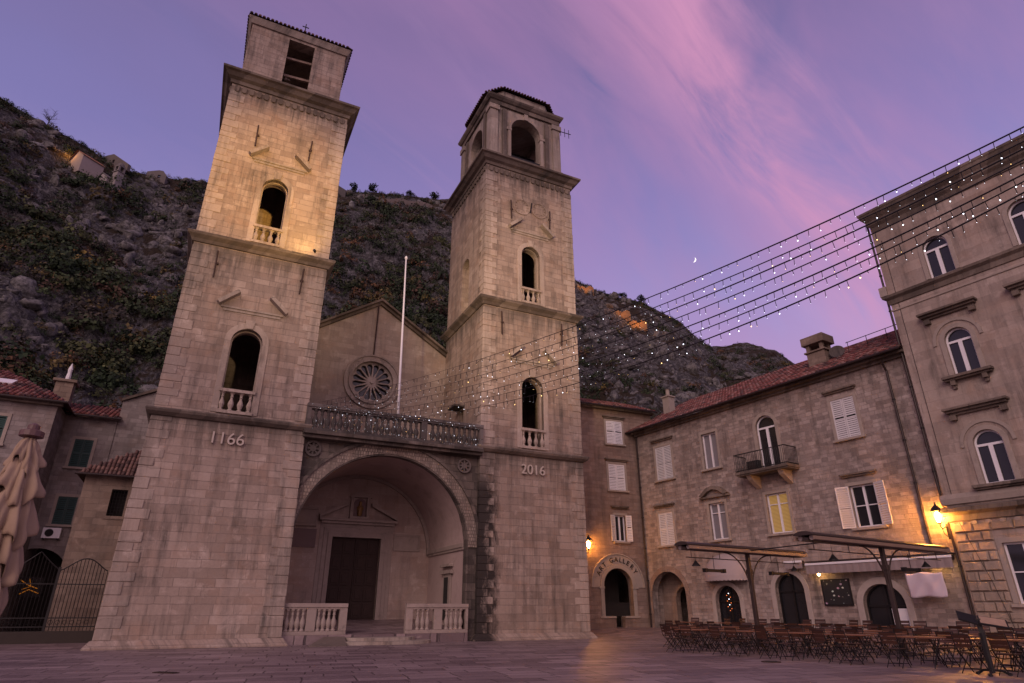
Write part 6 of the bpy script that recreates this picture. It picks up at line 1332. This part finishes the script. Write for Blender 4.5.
# ------------------------------------------------------------------ strings of lights
def on_plane_C(px, py, d):
    dr = pdir(px, py); n_ = Vector((vC.x, vC.y, 0)); k = ((Vector(OC) + vC * d).dot(n_)) / dr.dot(n_); return dr * k + Vector((0, 0, 1.43))
led0 = None
def bulbs(root, pts, drop, r0=.020, mat='led', n_max=95, seed=0, sc=1.0):
    global led0
    rb = random.Random(seed)
    if led0 is None:
        m = MB(); m.lathe([(.004, -.03), (.02, -.012), (.022, 0), (.012, .02)], 0, 0, 6); led0 = {}
        o = m.build('bulb', 'led', root); led0['led'] = o.data; bpy.data.objects.remove(o)
        m = MB(); m.lathe([(.004, -.03), (.02, -.012), (.022, 0), (.012, .02)], 0, 0, 6); o = m.build('bulb', 'led_warm', root); led0['led_warm'] = o.data; bpy.data.objects.remove(o)
    for q_, p in enumerate(pts[:n_max]):
        o = bpy.data.objects.new('bulb', led0['led_warm' if rb.random() < .12 else 'led']); col.objects.link(o); o.parent = root; o.location = Vector(p) - root.location + Vector((0, 0, -drop * rb.uniform(.5, 1.3)))
        k = (rb.uniform(.6, .95) if rb.random() < .17 else rb.uniform(.14, .38)) * sc * (.62 + .38 * q_ / 90); o.scale = (k, k, k)
names = ['topmost', 'second from the top', 'third from the top', 'fourth from the top', 'third from the bottom', 'second from the bottom', 'lowest']
# ends fixed on the terrace rail (left) and on the roof line beyond the palace front (right)
LS = []
for i in range(7):
    f_ = i / 6
    A_ = wC((8.2 + 1.3 * f_) * K, -.55 * K, (12.0 - .95 * f_) * K)
    B_ = pdir(1120, 78 + 62 * f_ + (4 if i in (1, 4) else 0)) * (24 - 1.0 * f_) + Vector((0, 0, 1.43))
    t_ = thing('light_string', 'string of small white lights across the square, %s of the seven' % names[i], 'light string', tuple(A_), 0, 'light strings across the square')
    pts = cable(A_, B_, 1.15 + .75 * f_, 96)
    m = MB(); m.tube([tuple(p - A_) for p in pts], [(.006 + (.016 if i % 2 else .021) * min(1, max(0, (q_ / len(pts) - .25) * 2.2))) for q_ in range(len(pts))], 4)
    rb = random.Random(40 + i); bp = []
    for k in range(2, 95):
        p = pts[k] + (pts[k + 1] - pts[k]) * rb.uniform(-.3, .3); L_ = rb.uniform(.08, .26); q = p - A_; m.tube([tuple(q), tuple(q + Vector((rb.uniform(-.03, .03), 0, -L_)))], .012, 3); bp.append(p - Vector((0, 0, L_)))
    m.build('cable', 'iron', t_)
    bulbs(t_, [p for p in bp if True], .02, seed=i)
for i, (z0, a_, lb) in enumerate(((11.85, .10, 'along the rail'), (11.3, .30, 'looping across the balusters'), (10.85, .22, 'along the foot'))):
    A_ = wC(7.9 * K, -.48 * K, z0 * K); t_ = thing('light_garland', 'garland of tiny white lights draped %s of the terrace balustrade' % lb, 'light garland', tuple(A_), 0, 'light garlands on the terrace')
    n = 72; rb = random.Random(i); pts = [wC((7.9 + 10.1 * k / n) * K, (-.46 - .04 * rb.random()) * K, (z0 - a_ * abs(math.sin(k * .33 + i)) + rb.uniform(-.12, .12)) * K) for k in range(n)]
    m = MB(); m.tube([tuple(p - A_) for p in pts], .006, 3); m.build('cable', 'iron', t_); bulbs(t_, pts, .01, seed=60 + i, sc=.75)
# ------------------------------------------------------------------ crescent moon
dm = pdir(693.5, 259.5); pm = dm * 2400; r_m = 9.5; qm = dm.to_track_quat('Z', 'Y').to_matrix().to_4x4()
vs = []; n = 14
for i in range(n + 1):
    t = -math.pi / 2 + math.pi * i / n; a = Vector((math.cos(t), math.sin(t), 0)); b = Vector((math.cos(t) * .50, math.sin(t), 0))
    for p, z in ((a, 0), (b, -.35)): vs.append(tuple((Matrix.Rotation(R(205), 4, 'Z') @ p) * r_m + Vector((0, 0, z * r_m))))
mm_ = MB(); mm_.add(vs, [(2 * i, 2 * i + 2, 2 * i + 3, 2 * i + 1) for i in range(n)]); o = mm_.build('moon', 'moon'); o.matrix_world = Matrix.Translation(pm) @ qm; tag(o, 'thin pale crescent moon low in the purple sky', 'moon')
